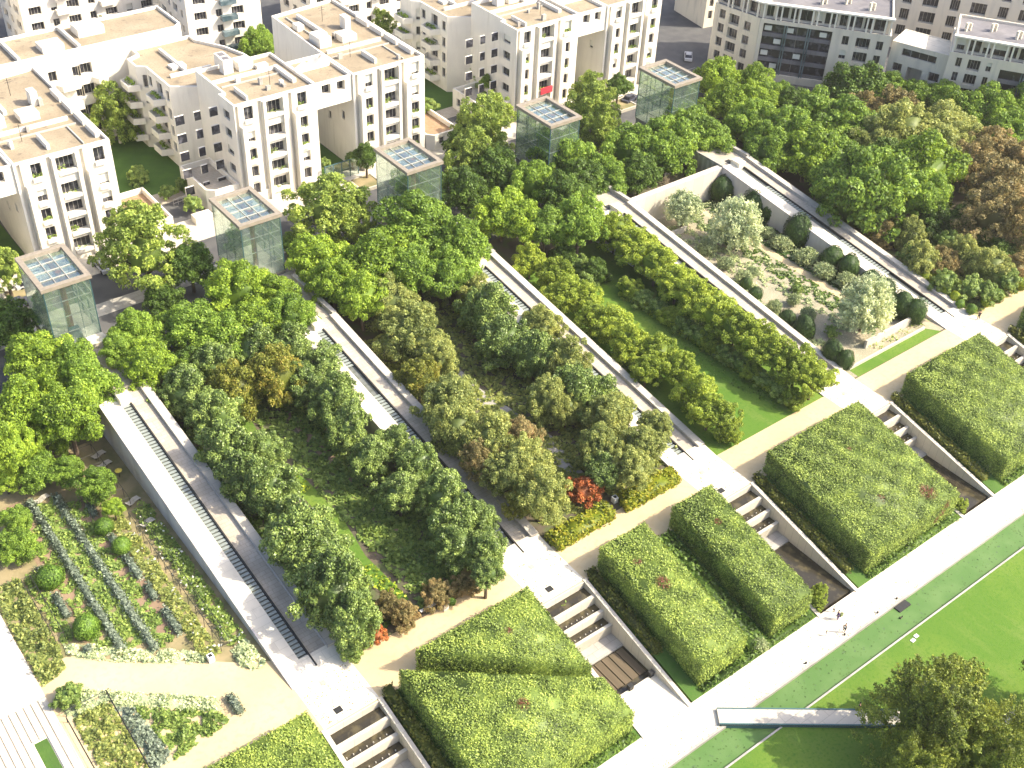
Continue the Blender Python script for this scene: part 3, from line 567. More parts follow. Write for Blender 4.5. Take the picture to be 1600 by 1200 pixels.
def volume(par,poly,z0,z1,holes={},wall='stucco',roof='gravel',par_h=.55,winmats=None,name='wall'):
    """hollow block on a ccw outline; holes[i] = openings on edge i"""
    mb=MB(); n=len(poly)
    for i in range(n):
        p=Vector(poly[i]);q=Vector(poly[(i+1)%n]); e=q-p; L_=e.length; u=e/L_; nn=Vector((u.y,-u.x)); hs=holes.get(i,[])
        wallface(mb,p,u,L_,z0,z1,hs,n=nn)
        for h in hs:
            if h[4]!='g': window(p,u,nn,h[0],h[1],h[2],h[3],(h[5] if len(h)>5 else .7)-.02,par,h[4],winmats)
    # parapet ring and roof
    t=.35; off=[]
    for i in range(n):
        p0=Vector(poly[i-1]);p=Vector(poly[i]);p2=Vector(poly[(i+1)%n]); a=(p-p0).normalized();b=(p2-p).normalized(); na=Vector((-a.y,a.x));nb=Vector((-b.y,b.x)); k=(na+nb); k=k/max(k.dot(na),.2); off.append(p+k*t)
    for i in range(n):
        j=(i+1)%n; mb.quad((*poly[i],z1),(*poly[j],z1),(*off[j],z1),(*off[i],z1)); mb.quad((*off[i],z1-par_h),(*off[i],z1),(*off[j],z1),(*off[j],z1-par_h))
    w=mb.build(name,MT[wall],par)
    rb=MB(); rb.poly([(*o_,z1-par_h) for o_ in off]); rb.build('roof',MT[roof],par)
    return w
ZR=21.2
def wing_rows(x0,x1,kind): 
    d=.85 if kind=='b' else .5
    rows=[(17.9,20.4)]+[(13.75-3.35*k,15.85-3.35*k) for k in range(4)]
    return [(x0,x1,a,b,kind,d) for a,b in rows]
def apartment(X0,label,right_cut=None,only_right=False,back=True):
    t=thing('apartment_building',label,'building',(X0,27.5,0),'white stepped apartment buildings'); F=27.5
    # children are placed in world coordinates: the empty's offset is undone
    t.location=(0,0,0)
    hl=wing_rows(1.8,3.5,'w')+wing_rows(5.95,8.95,'b')+wing_rows(12.0,13.8,'w')+[(.2,.75,2.,20.9,'g',.5),(4.4,5.1,4.,20.9,'g',.5),(10.25,10.9,2.,20.9,'g',.6)]
    hr=wing_rows(2.5,4.1,'w')+wing_rows(6.4,9.3,'b')+wing_rows(12.4,14.1,'w')+[(.4,1.0,2.,20.9,'g',.5),(5.0,5.6,4.,20.9,'g',.5),(10.2,10.8,2.,20.9,'g',.6)]
    fx=X0
    side=lambda L_,xs,top,nr=5:[(a,b,top-3.0-3.35*k,top-1.4-3.35*k,'w',.35) for a,b in xs for k in range(nr)]
    if not only_right:
        # left front block (edges ccw from front-left)
        volume(t,[(fx,F),(fx+15.7,F),(fx+15.7,43.6),(fx+.9,43.6),(fx+.9,33),(fx,33)],1.9,ZR,{0:hl,1:[(4,5,14,15.6,'w',.3),(4,5,9,10.6,'w',.3),(9,10,11,12.6,'w',.3)],4:side(10.6,[(1.5,3.),(4.6,5.8),(7.6,9.2)],20.6),5:side(5.5,[(1.4,3.6)],20.6)})
        if back:
            P=[(fx+.9,43.62),(fx+15,43.62),(fx+14.5,52),(fx+13,57),(fx+9.8,62.6),(fx+9.8,65),(fx-2.2,65),(fx-2.2,62),(fx-4.6,61),(fx-4.6,57.2),(fx-3.2,56),(fx-3.2,46.2),(fx-1.4,45)]
            volume(t,P,1.9,18.2,{9:[(1.,2.2,14.2,16.6,'w',.4)]+[(1.,2.2,11-3.3*k,12.8-3.3*k,'w',.4) for k in range(3)],10:[(.6,2.0,15.,16.9,'w',.3),(4.2,6.4,14.8,17.2,'b',.6),(8,9.2,15.,16.9,'w',.3)]+[(a,b,11.5-3.3*k,13.5-3.3*k,'w',.4) for a,b in((.6,2.),(4.2,6.4),(8,9.2)) for k in range(3)]})
            for yc,n_ in ((51.0,4),(58.9,4)):
                xx=fx-3.2 if yc<56 else fx-4.6
                for k in range(n_):
                    z=12.6-3.3*k+1.2; b=MB(); hw=2.4
                    o_=[(xx,yc-hw),(xx-2.1,yc-hw+.8),(xx-2.1,yc+hw-.8),(xx,yc+hw)]; o_=o_[::-1]
                    b.prism(o_,z-.2,z); 
                    for p,q in zip(o_[:-1],o_[1:]):
                        d_=(Vector(q)-Vector(p)).normalized(); nn=Vector((d_.y,-d_.x))*.18
                        b.prism([p,q,(q[0]-nn.x,q[1]-nn.y),(p[0]-nn.x,p[1]-nn.y)],z,z+1.0)
                    b.build('balcony',MT['stucco'],t)
                    if rng.random()<.8:
                        P_=np.array([[xx-1.2+rng.random()*.8,yc-1.6+3.2*rng.random(),z+.8+.5*rng.random()] for _ in range(70)]); me=leafmesh('plants',P_,sph(70,NP),.3,L['green']); o=link(bpy.data.objects.new('balcony_plants',me)); o.parent=t; o['kind']='stuff'
        # bridge over the gateway
        volume(t,[(fx+15.72,F+.3),(fx+23.18,F+.3),(fx+23.18,38.5),(fx+15.72,38.5)],16.2,ZR-.15,{0:[(1.3,3.1,18.6,20.4,'w',.9),(4.4,6.0,18.6,20.4,'w',.9)]},name='bridge_wall')
        b=MB(); b.quad((fx+15.72,38.5,16.2),(fx+23.18,38.5,16.2),(fx+23.18,F+.3,16.2),(fx+15.72,F+.3,16.2)); b.build('bridge_soffit',MT['stucco'],t)
        b=MB()
        for k,(xa,zz) in enumerate(((16.6,.9),(18.6,1.5),(20.6,1.4))):
            b.prism([(fx+xa,34.2),(fx+xa+1.9,34.2),(fx+xa+1.9,36.4),(fx+xa,36.4)],ZR-.7,lambda x,y:ZR-.6+zz*(x-fx-xa)/1.9); 
        b.build('skylight',MT['stucco'],t)
    R=[(fx+23.2,F),(fx+38.5,F),(fx+38.4,60),(fx+24,58.4),(fx+23.2,40)]
    volume(t,R,1.9,ZR,{0:hr,1:side(32,[(2,3.4),(7,8.6),(12,13.4),(18,20),(25,27)],20.6),4:[(3,4,14,15.6,'w',.3),(3,4,9,10.6,'w',.3),(8,9,11,12.6,'w',.3)]})
    # sills, planters and fins of the front
    b=MB(); O=(fx,F); u=(1,0); n=(0,-1)
    wins=[(1.9,3.4),(6.0,8.9),(12.0,13.5)] if not only_right else []
    wins+= [(25.8,27.2),(29.8,32.4),(35.7,37.1)]
    for a,c in wins:
        for z in [18.2]+[13.9-3.35*k for k in range(4)]:
            b=MB(); obox(b,O,u,n,a-.15,c+.15,.003,.42,z-.75,z-.1); b.build('window_box',MT['stucco'],t)
    for a in ([5.25,9.0] if not only_right else [])+[28.9,32.6]: b=MB(); obox(b,O,u,n,a,a+.55,.003,.5,2,20.7); b.build('pilaster',MT['stucco'],t)
    for a in ([.85,10.95] if not only_right else [])+[24.3,34.0]:
        b=MB(); obox(b,O,u,n,a,a+.85,.003,.95,2,17.2); b.build('pillar',MT['stucco'],t)
    # plants and laundry on the front balconies
    pl=[];
    for a,c in wins:
        for z in [18.2]+[13.9-3.35*k for k in range(4)]:
            if rng.random()<.6:
                m=rng.randint(10,60); side_=rng.random()<.5
                for _ in range(m):
                    w_=(c-a); xx=a+(rng.random()*(.45 if side_ and w_>2 else 1))*w_; pl.append((fx+xx,F-.2+rng.random()*.6,z+rng.random()*(.9 if w_>2 and side_ else .4)))
    P_=np.array(pl); me=leafmesh('balcony_plants',P_,sph(len(P_),NP),.24,L['bed']); o=link(bpy.data.objects.new('balcony_plants',me)); o.parent=t; o['kind']='stuff'
    # roof furniture
    z=ZR-.54; z2=17.66; ST=MT['stucco']
    if not only_right:
        parts('roof_upstand',[(fx+3.2,fx+3.55,29,33.6,z,z+.8),(fx+1.2,fx+13.1,37.6,38.0,z,z+.6),(fx+13.2,fx+13.9,31,38,z,z+.7),(fx+2,fx+2.5,51,62,z2,z2+.7),(fx-1,fx+7,50.2,50.7,z2,z2+.6)],ST,t)
        parts('chimney_block',[(fx+7.6,fx+10.4,40,42.6,z,z+1.6),(fx+4.8,fx+6.6,40.2,42,z,z+2.6),(fx+7.2,fx+9.0,47,49.2,z2,z2+3.2),(fx+9.6,fx+12.5,45.5,48.5,z2,z2+1.3)],ST,t)
        parts('vent_hatch',[(fx+7.5,fx+8.7,47.3,48.9,z2+3.21,z2+3.23),(fx+9.9,fx+12.2,45.8,48.2,z2+1.31,z2+1.33),(fx+5.1,fx+6.3,40.5,41.7,z+2.61,z+2.63)],MT['greyroof'],t)
        parts('roof_bench',[(fx+10.6,fx+12.8,39,40.2,z,z+.7),(fx+.6,fx+3.4,53,55,z2,z2+.5),(fx+4,fx+6,44.5,46.5,z2,z2+.9)],ST,t)
    parts('roof_upstand',[(fx+29.5,fx+30,30.2,34.8,z,z+.9),(fx+24.5,fx+36,38.2,38.7,z,z+.6),(fx+28,fx+28.6,45.2,56,z,z+.8)],ST,t)
    parts('chimney_block',[(fx+24.6,fx+27,41,45,z,z+1.8),(fx+29.4,fx+32.5,41,44,z,z+1.2),(fx+33,fx+34.2,46,48,z,z+2.4),(fx+25,fx+26.4,50,52,z,z+1.1)],ST,t)
    rr=random.Random(int(X0*10)+3)
    for k in range(9):
        wx=rr.choice([24.5,26,31,35] if only_right else [2,5,8,11,25,29,34]); yy=rr.uniform(29,50 if wx>20 else 36); parts('roof_vent',[(fx+wx,fx+wx+rr.uniform(.4,.9),yy,yy+rr.uniform(.4,1.),z,z+rr.uniform(.4,1.3))],MT['conc2'] if k%3 else ST,t)
    for k in range(3):
        wx=[9.3,27.3,31.5][k]; yy=[32,35,52][k]; b=MB(); b.bar((fx+wx,yy,z),(fx+wx,yy,z+3.),.05); b.bar((fx+wx-.7,yy,z+2.7),(fx+wx+.7,yy,z+2.7),.035); b.bar((fx+wx-.5,yy,z+2.3),(fx+wx+.5,yy,z+2.3),.035); b.build('aerial',MT['darkm'],t)
    parts('roof_pipe',[(fx+24.2,fx+36.5,36.2,36.4,z,z+.25),(fx+34.8,fx+35.0,29,36,z,z+.25),(fx+2,fx+13,35.6,35.8,z,z+.25),(fx+26.2,fx+26.4,46,57,z,z+.3)],MT['frame'],t)
    parts('roof_planter',[(fx+37.2,fx+38.1,30+k*5,34.2+k*5,z,z+.9) for k in range(4)],ST,t)
    return t
apartment(-16.4,'white stepped apartment building at the left edge, behind the leftmost pavilion')
apartment(43.6,'white stepped apartment building with a gateway, in the middle, behind the second and middle pavilions')
apartment(103.6,'white stepped apartment building with a gateway, right one, with a red cloth on a balcony')
b=MB(); b.box(132.8,135.6,26.6,26.9,5.0,6.4)
bb=atY(855,141,26.6); o=MB(); o.box(bb.x-1.5,bb.x+1.5,26.7,26.95,bb.z-.7,bb.z+.6); o=o.build('red_cloth',MT['redcloth']); tag(o,'red cloth hanging over a balcony of the right white building','cloth')
# lower terraces at the buildings' right corners
def annex(X,Y0,w,d,h,lb,tile='deck'):
    t=thing('garden_house',lb,'building',(0,0,0),'low houses at the corners of the white buildings')
    volume(t,[(X,Y0+1.2),(X+1.2,Y0),(X+w,Y0),(X+w,Y0+d),(X,Y0+d)],1.9,h,{1:[(1,2.2,3,4.6,'w',.4)],4:[(1.4,2.6,3,4.6,'w',.4)]},roof=tile,par_h=1.0)
annex(37.6,28.4,5.9,11.5,6.2,'low house with dark slatted terrace at the left foot of the middle white building')
annex(22.4,26.2,7.4,12,5.2,'low house with terracotta terrace at the right foot of the left white building','terracotta')
annex(82.3,26.2,7,12,5.2,'low house with terracotta terrace at the right foot of the middle white building','terracotta')
annex(97.2,28.6,6.2,11,6.2,'low house with planted terrace at the left foot of the right white building')
# cross slab behind the left building
t=thing('apartment_building','long white flat-roofed apartment block closing the courtyard, top left','building',(0,0,0))
hs=[(49.5+dx,51.+dx,z,z+1.9,'w',.5) for dx in (0,4.4,) for z in (15.5,11.5,7.5,3.8)]+[(45.+dx,47.6+dx,z,z+2.1,'b',.9) for dx in (10.,) for z in (15.5,11.5,7.5,3.8)]
volume(t,[(-24,64.6),(50.6,64.6),(52.2,66),(52.2,76),(-24,76)],1.9,20.6,{0:hs})
parts('roof_upstand',[(X,X+.5,65.2,75.5,20.05,20.9) for X in (-4,8,21,32)],MT['stucco'],t)
parts('chimney_block',[(34,39,70,74,20.05,21.6),(26,30,66.5,70,20.05,21.2),(-18,-6,69,73,20.05,21.4)],MT['stucco'],t)
for z in (6.2,9.9,13.9):
    b=MB(); b.prism([(33.2,64.58),(33.9,62.9),(35.7,62.9),(36.4,64.58)],z-.2,z+.9); b.build('balcony',MT['stucco'],t)
    b=MB(); b.prism([(26.5,64.58),(27.2,63.1),(30.4,63.1),(31.1,64.58)],z-.2,z+.9); b.build('balcony',MT['stucco'],t)
# distant blocks
def block_b(lb,x,y,w,d,h,rz_=0.,wall='stucco',roof='gravel',balc=False,fl=3.3):
    t=thing('apartment_building',lb,'building',(0,0,0),'apartment blocks in the distance'); c,s=math.cos(rz_),math.sin(rz_)
    P=[(x,y),(x+w*c,y+w*s),(x+w*c-d*s,y+w*s+d*c),(x-d*s,y+d*c)]
    def rows(Lw): 
        out=[];a=1.6
        k=0
        while a<Lw-2.2:
            ww=1.4 if k%2 else 2.6; z=h-3.0
            while z>3: out.append((a,a+ww,z,z+1.7,'w' if k%2 else 'b',.6)); z-=fl
            a+=ww+2.0;k+=1
        return out
    volume(t,P,1.9,h,{0:rows(w)[:36],3:rows(d)[:24]},wall=wall,roof=roof)
    b=MB(); b.prism([(x+w*.3*c-d*.4*s,y+w*.3*s+d*.4*c),(x+w*.5*c-d*.4*s,y+w*.5*s+d*.4*c),(x+w*.5*c-d*.6*s,y+w*.5*s+d*.6*c),(x+w*.3*c-d*.6*s,y+w*.3*s+d*.6*c)],h-.6,h+1.8); b.build('roof_plant',MT[wall],t)
    if balc:
        for k in range(4):
            z=h-3.4-fl*k; 
            for a in (7,16.5,26):
                if a+3<w:
                    b=MB(); b.prism([(x+a*c,y+a*s),(x+a*c+1.3*s,y+a*s-1.3*c),(x+(a+3.4)*c+1.3*s,y+(a+3.4)*s-1.3*c),(x+(a+3.4)*c,y+(a+3.4)*s)],z-.2,z+.8); b.build('balcony',MT['stucco' if balc!='teal' else 'teal'],t)
    return t
block_b('pale apartment block with stacked balconies at the very top left corner',-20,97,46,14,24,0,'stucco',balc=True)
block_b('pale apartment block behind the trees, top left, with rounded balconies',34,104,34,14,22,0,'stucco',balc=True)
block_b('white house front with teal balconies, beyond the courtyard trees at top',60,81,16,18,20,-.1,'stucco',balc='teal')
block_b('white apartment block at the top edge, left of the right white building',88,80,26,14,21,0,'stucco',balc=True)
# ---- curved apartment block at top right
GA=at(1104.6,96,2.); GB=at(1188.5,27.5,15.7); GC=at(1400,31,19.); GD=at(1492,55,19.); GE=at(1600,73,19.)
dirv=(Vector((GE.x,GE.y))-Vector((GD.x,GD.y))).normalized(); GF=Vector((GE.x,GE.y))+dirv*45
A2=Vector((GA.x,GA.y));B2=Vector((GB.x,GB.y));C2=Vector((GC.x,GC.y));D2=Vector((GD.x,GD.y))
t=thing('curved_apartment_building','cream curved apartment block with colonnade under its roof and teal bays, top right','building',(0,0,0))
tm=[MT['teal'],MT['frame'],MT['blind']]
def facade_rows(L_,zt,cols,fl,kind,n_,dep=.4,h=1.95): return [(a,b,zt-h-fl*k,zt-fl*k,kind,dep) for a,b in cols for k in range(n_) if b<L_-.1]
nrm=lambda p,q: Vector(((q-p).normalized().y,-(q-p).normalized().x))
def arc_block(t,p,q,depth,zt,plan,left=None):
    """plan: holes on the front; top storey set back behind pillars"""
    e=(q-p).normalized(); n=Vector((e.y,-e.x)); L_=(q-p).length
    volume(t,[tuple(p),tuple(q),tuple(q-n*depth),tuple(p-n*depth)],1.9,zt-3.5,{0:plan,3:left or []},wall='stucco3' if L_>12.5 else 'stucco2',roof='greyroof',par_h=.15,winmats=None)
    # penthouse
    i=1.0; pp=p+e*.3-n*i; qq=q-e*.3-n*i; Lp=(qq-pp).length
    hs=[];a=.7;k=0
    while a<Lp-1.6: 
        w=2.6 if k%2 else 1.5; hs.append((a,a+w,zt-3.2,zt-.7,'w',.4)); a+=w+.5;k+=1
    volume(t,[tuple(pp),tuple(qq),tuple(qq-n*(depth-2)),tuple(pp-n*(depth-2))],zt-3.62,zt-.1,{0:hs},wall='stucco3',roof='greyroof',par_h=.5,name='penthouse_wall')
    b=MB(); O=(p.x,p.y); u=(e.x,e.y); nn=(n.x,n.y)
    obox(b,O,u,nn,0,L_,-.9,.1,zt-.35,zt+.0); b.build('cornice',MT['stucco'],t)
    b=MB(); a=.3
    k=0
    while a<L_-.4: b=MB(); obox(b,O,u,nn,a,a+.34,-.45,-.1,zt-3.49,zt-.36); b.build('column',MT['stucco'],t); a+= 1.05 if k%2 else 2.7;k+=1
    b=MB(); 
    for k in range(int(L_/5)): 
        c=p+e*(2+5*k)-n*(5+2*(k%2)); parts('chimney',[(c.x-.25,c.x+.25,c.y-.25,c.y+.25,zt-.6,zt+1.1),(c.x+.9,c.x+1.2,c.y-.5,c.y+.5,zt-.6,zt+.9)],MT['stucco2'],t)
Lab=(B2-A2).length
arc_block(t,A2,B2,14,19.,facade_rows(Lab,14.6,[(Lab*.12,Lab*.25)],3.1,'w',4)+facade_rows(Lab,14.4,[(Lab*.34,Lab*.56)],3.1,'b',4,1.1,2.3)+facade_rows(Lab,13.9,[(Lab*.68,Lab*.82)],3.1,'w',4))
Lbc=(C2-B2).length
arc_block(t,B2+ (C2-B2).normalized()*.05,C2,14,19.,[(.8,Lbc*.56,3.6,14.7,'t',.9)]+facade_rows(Lbc,14.2,[(Lbc*.64,Lbc*.69)],3.1,'w',4)+facade_rows(Lbc,14.2,[(Lbc*.745,Lbc*.85)],3.1,'b',4,1.1,2.3)+facade_rows(Lbc,14.0,[(Lbc*.90,Lbc*.95)],3.1,'w',4))
def glazed_bay(t,p,q,a0,a1,z0,z1,dep):
    e=(q-p).normalized(); n=Vector((e.y,-e.x)); O=(p.x,p.y); u=(e.x,e.y); nn=(n.x,n.y)
    b=MB(); 
    for k in range(5): obox(b,O,u,nn,a0+.02,a1-.02,-dep+.08,-dep+.42,z1-3.0-2.75*k+.0,z1-2.15-2.75*k)
    b.build('spandrel',MT['tealmetal'] if False else MT['greyroof'],t)
    b=MB()
    for k in (1,2):
        a=a0+(a1-a0)*k/3; obox(b,O,u,nn,a-.35,a-.1,-dep+.1,-.05,z0,z1); obox(b,O,u,nn,a+.15,a+.4,-dep+.1,-.05,z0,z1)
    b.build('drainpipe',MT['teal'],t)
    b=MB()
    for k in range(5):
        for j in range(6):
            if rng.random()<.42: a=a0+.4+(a1-a0-.6)*j/6; b=MB(); obox(b,O,u,nn,a,a+1.5,-dep+.06,-dep+.3,z1-1.7-2.75*k,z1-.7-2.75*k); b.build('awning',MT['blind'],t)
glazed_bay(t,B2,C2,.8,Lbc*.56,3.6,14.7,.9)
Lde=(GF-D2).length
arc_block(t,D2,GF,14,19.,facade_rows(60,14.6,[(1.6,2.7)],3.1,'w',4)+facade_rows(60,14.6,[(4.0,6.4)],3.1,'b',4,1.1,2.3)+facade_rows(60,14.6,[(7.6,8.6)],3.1,'w',4)+[(10.4,24,3.6,13.6,'t',.9)]+facade_rows(60,14.,[(26.,27.2),(34,35.2)],3.1,'w',4)+facade_rows(60,14.2,[(29,32)],3.1,'b',4,1.1,2.3))
glazed_bay(t,D2,GF,10.4,24,3.6,13.6,.9)
# link between the two arcs, stepped with a gateway
e=(D2-C2).normalized(); n=Vector((e.y,-e.x)); p=C2+e*.1-n*1.2; q=D2-e*.1-n*1.2; Lk=(q-p).length
volume(t,[tuple(p),tuple(q),tuple(q-n*8),tuple(p-n*8)],1.9,14.2,{0:[(Lk*.36,Lk*.62,2.5,9.6,'g',2.4),(Lk*.10,Lk*.26,8,9.8,'w',.6),(Lk*.10,Lk*.16,4.4,5.8,'w',.4),(Lk*.2,Lk*.26,4.4,5.8,'w',.4),(Lk*.74,Lk*.92,7.8,9.8,'w',.6),(Lk*.72,Lk*.78,4.4,5.8,'w',.4),(Lk*.83,Lk*.9,4.4,5.8,'w',.4),(Lk*.2,Lk*.8,11.6,13.2,'b',.5)]},wall='stucco3',roof='white',par_h=.12,name='link_wall')
# block behind the arcs
e=dirv; n=Vector((e.y,-e.x)); p=D2-n*32+e*(-14)
t2=thing('apartment_building','grey-cream apartment block with big dark openings at the top right corner','building',(0,0,0),'apartment blocks in the distance')
Lr=62; hs=[]
a=2;k=0
while a<Lr-5:
    for z in (16.4,12.6,8.8,5): hs.append((a,a+(3.4 if k%2 else 2.),z,z+2.6,'b',1.0))
    a+=6 if k%2 else 4.4;k+=1
volume(t2,[tuple(p),tuple(p+e*Lr),tuple(p+e*Lr-n*14),tuple(p-n*14)],1.9,21.5,{0:hs[:72]},wall='stucco3',roof='greyroof')
t3=thing('apartment_building','brown brick and glass stair front standing between the white and the curved buildings','building',(0,0,0),'apartment blocks in the distance')
p=A2-nrm(A2,B2)*16+ (A2-B2).normalized()*6
volume(t3,[(p.x-2,p.y+6),(p.x+12,p.y+4),(p.x+14,p.y+16),(p.x,p.y+18)],1.9,18,{0:[(1,2.2,z,z+2,'w',.4) for z in (14,10.5,7,4)]+[(4.5,12,2.4,17,'t',.6)]},wall='stucco2')
#TREES
ORD=['first','second','third','fourth','fifth','sixth','seventh','eighth','ninth','tenth','eleventh','twelfth','thirteenth','fourteenth','fifteenth','sixteenth','seventeenth','eighteenth','nineteenth','twentieth','twenty-first','twenty-second','twenty-third','twenty-fourth','twenty-fifth','twenty-sixth','twenty-seventh','twenty-eighth','twenty-ninth','thirtieth','thirty-first','thirty-second','thirty-third','thirty-fourth','thirty-fifth']
ADJ=dict(lime='bright lime green tree',green='leafy green tree',deep='dark green tree',airy='pale airy tree',dark='dark glossy evergreen',olive='mottled grey-green tree',amber='amber-tinged tree',yel='yellow-green small tree',brown='brown-leaved tree',red='rusty red shrub',silver='round silver-leaved tree',grey='small silvery shrub',topi='dark clipped yew mound',ball='clipped green ball',lball='golden round shrub',bush='loose green bush',conif='feathery olive cypress tree')
def grove(group,where,items,zc,ground=0.,cat='tree',name='tree',hz=1.,key=0,trunk=True,sc=1.,dirw='from the left'):
    cnt={}
    items=sorted(items,key=lambda a:a[1] if key==0 else a[2])
    for it in items: cnt[it[0]]=cnt.get(it[0],0)+1
    seen={}
    for it in items:
        kind,px,py,r=it[:4]; z=it[4] if len(it)>4 else zc; seen[kind]=seen.get(kind,0)+1
        o='' if cnt[kind]==1 else ', '+(ORD[seen[kind]-1] if seen[kind]<cnt[kind] or cnt[kind]<3 else 'last')+' '+dirw
        ptree(kind,px,py,r*sc,z,ground=ground,hz=hz,label=ADJ[kind]+' '+where+o,cat=cat,group=group,name=name,trunk=trunk)
# ---- trees along the head of the gardens
grove('trees by the leftmost pavilion','by the leftmost pavilion',[('lime',40,640,52),('lime',105,650,48),('green',128,605,46),('lime',60,560,46),('green',118,572,40),('lime',15,700,38),('deep',10,505,40),('airy',8,425,28),('lime',75,610,40)],7,0)
grove('trees between the first two pavilions','between the first two pavilions',[('airy',225,400,58,9),('airy',205,350,34,11),('deep',297,415,38),('lime',370,455,52,8),('green',300,510,50),('green',215,520,38),('lime',235,570,44),('lime',430,465,42),('green',345,520,46),('green',450,495,42),('lime',400,505,46),('deep',255,470,30,5),('green',190,545,30)],7,1)
grove('trees between the second and middle pavilions','between the second and middle pavilions',[('airy',510,330,58,8),('airy',545,345,34),('green',650,355,60,8),('green',722,390,48),('lime',495,405,48),('lime',590,410,54,8),('green',640,425,46),('lime',520,448,42),('lime',565,465,44),('green',700,425,42),('deep',650,300,28),('deep',460,380,22,4)],7,1)
grove('trees between the middle and fourth pavilions','between the middle and fourth pavilions',[('airy',750,205,48,9),('airy',735,250,44),('airy',772,175,32,9),('deep',722,300,38),('deep',775,270,42),('lime',785,335,46),('lime',820,350,36),('green',852,355,34),('green',905,350,44),('deep',880,310,38),('green',830,290,40),('green',875,245,48,8),('deep',720,225,26)],7,1)
grove('trees between the last two pavilions','around the two right pavilions',[('airy',925,145,32,9),('airy',920,178,42,8),('airy',938,205,34),('green',987,240,48),('green',1037,238,48),('green',945,275,40),('deep',910,285,34),('green',1075,207,42),('green',1105,217,36),('deep',1000,270,34)],6.5,1)
grove('trees in the grove at top right','in the top right grove',[('lime',1122,128,30),('lime',1138,162,32),('lime',1180,128,26),('lime',1182,158,28),('green',1175,200,36),('green',1212,150,24),('deep',1236,160,22),('green',1275,190,42),('green',1320,200,44),('green',1225,218,42),('lime',1262,240,46),('green',1200,235,36),('green',1300,250,40),('deep',1338,140,38),('green',1390,142,30),('green',1428,152,26),('green',1466,158,30),('brown',1350,175,28),('brown',1398,180,36),('olive',1412,215,44),('olive',1470,208,42),('green',1512,178,38),('green',1556,182,36),('green',1592,175,32),('green',1578,215,36),('olive',1500,230,34),('olive',1462,250,36),('lime',1435,268,52),('green',1350,310,62,6),('green',1320,285,40),('green',1440,310,34),('brown',1512,255,38),('brown',1550,240,36),('brown',1590,262,34),('brown',1560,300,44),('brown',1550,338,42),('brown',1592,350,34),('deep',1462,345,28,3),('deep',1505,352,26,3),('olive',1370,225,34),('deep',1390,250,30)],6,0,sc=1.15)
# ---- first garden: dark evergreens
grove('evergreens in the dark garden, left row','in the left row of the dark garden',[('dark',287,615,38),('dark',335,650,40),('dark',352,705,45),('dark',378,750,42),('dark',412,705,34),('dark',418,765,44),('dark',460,838,54),('dark',508,872,48),('dark',522,925,58),('dark',548,965,42)],5,0,key=1,dirw='from the back',sc=1.08)
grove('evergreens in the dark garden, right row','in the right row of the dark garden',[('dark',508,572,38),('dark',525,628,46),('dark',545,668,42),('dark',578,715,40),('dark',618,692,32),('dark',655,727,40),('dark',625,768,36),('dark',690,775,46),('dark',712,818,50),('dark',748,812,36),('dark',760,862,40),('dark',715,852,42),('dark',760,895,28)],4.5,0,key=1,dirw='from the back',sc=.92)
grove('trees at the back of the dark garden','at the back of the dark garden',[('amber',368,610,36,4.5),('amber',432,592,38,5),('dark',398,552,36),('dark',455,548,34),('dark',332,578,32),('dark',480,600,30,4),('deep',290,572,26)],5,0,sc=1.2)
# ---- second garden: mottled trees
grove('trees in the mottled garden, left row','in the left row of the mottled garden',[('olive',612,478,42),('olive',645,528,46),('amber',655,590,32),('olive',682,562,34),('olive',702,632,46),('olive',715,675,42),('olive',770,700,42),('brown',748,722,28),('olive',792,742,38),('brown',812,690,36),('olive',822,730,42),('olive',846,775,42),('amber',820,785,30,3)],4.6,0,key=1,dirw='from the back',sc=1.1)
grove('trees in the mottled garden, right row','in the right row of the mottled garden',[('dark',762,490,46),('olive',745,455,30),('dark',790,535,46),('olive',845,515,36),('dark',835,560,42),('olive',885,575,44),('olive',852,625,40),('dark',912,615,46),('olive',952,650,44),('olive',935,700,40),('olive',1000,695,40),('olive',1022,668,28),('olive',990,730,36),('dark',940,740,32,3),('olive',685,448,26,3.5),('olive',885,640,28,3.5)],4.2,0,key=1,dirw='from the back',sc=1.0)
grove(None,'beside the golden hedge and the path',[('red',912,766,30,1.8)],1.8,0,'shrub','shrub',hz=.8,trunk=False)
# ---- third garden: clipped rows on lawn
grove('small trees in the lawn garden, left row','in the left row of the lawn garden',[('yel',828,410,28),('yel',868,432,32),('yel',888,462,34),('yel',918,470,30),('yel',925,495,28),('yel',955,508,38),('yel',985,540,36),('yel',1025,552,32),('yel',1010,580,28),('yel',1062,580,34),('yel',1088,612,34),('yel',1108,645,34),('yel',1132,655,30),('yel',1140,678,20,1.5)],3.2,0,key=1,dirw='from the back',sc=1.0)
grove('small trees in the lawn garden, right row','in the right row of the lawn garden',[('yel',962,362,32),('yel',995,385,33),('yel',1025,412,32),('yel',1058,440,32),('yel',1090,466,32),('yel',1120,490,32),('yel',1150,512,32),('yel',1182,532,32),('yel',1212,552,32),('yel',1245,572,32),('yel',1272,588,28)],4.4,0,hz=.8,dirw='from the back',sc=1.12)
ccw2=lambda p: p if sum(p[i-1][0]*p[i][1]-p[i][0]*p[i-1][1] for i in range(len(p)))>0 else p[::-1]
b_=[at(960,440),at(985,445),at(1240,610),at(1275,612),at(1255,642),at(1225,640),at(1085,548),at(1000,480)]
_a,_b=at(985,462,.5),at(1245,632,.5); _n=Vector((-(_b-_a).y,(_b-_a).x)).normalized()*.75
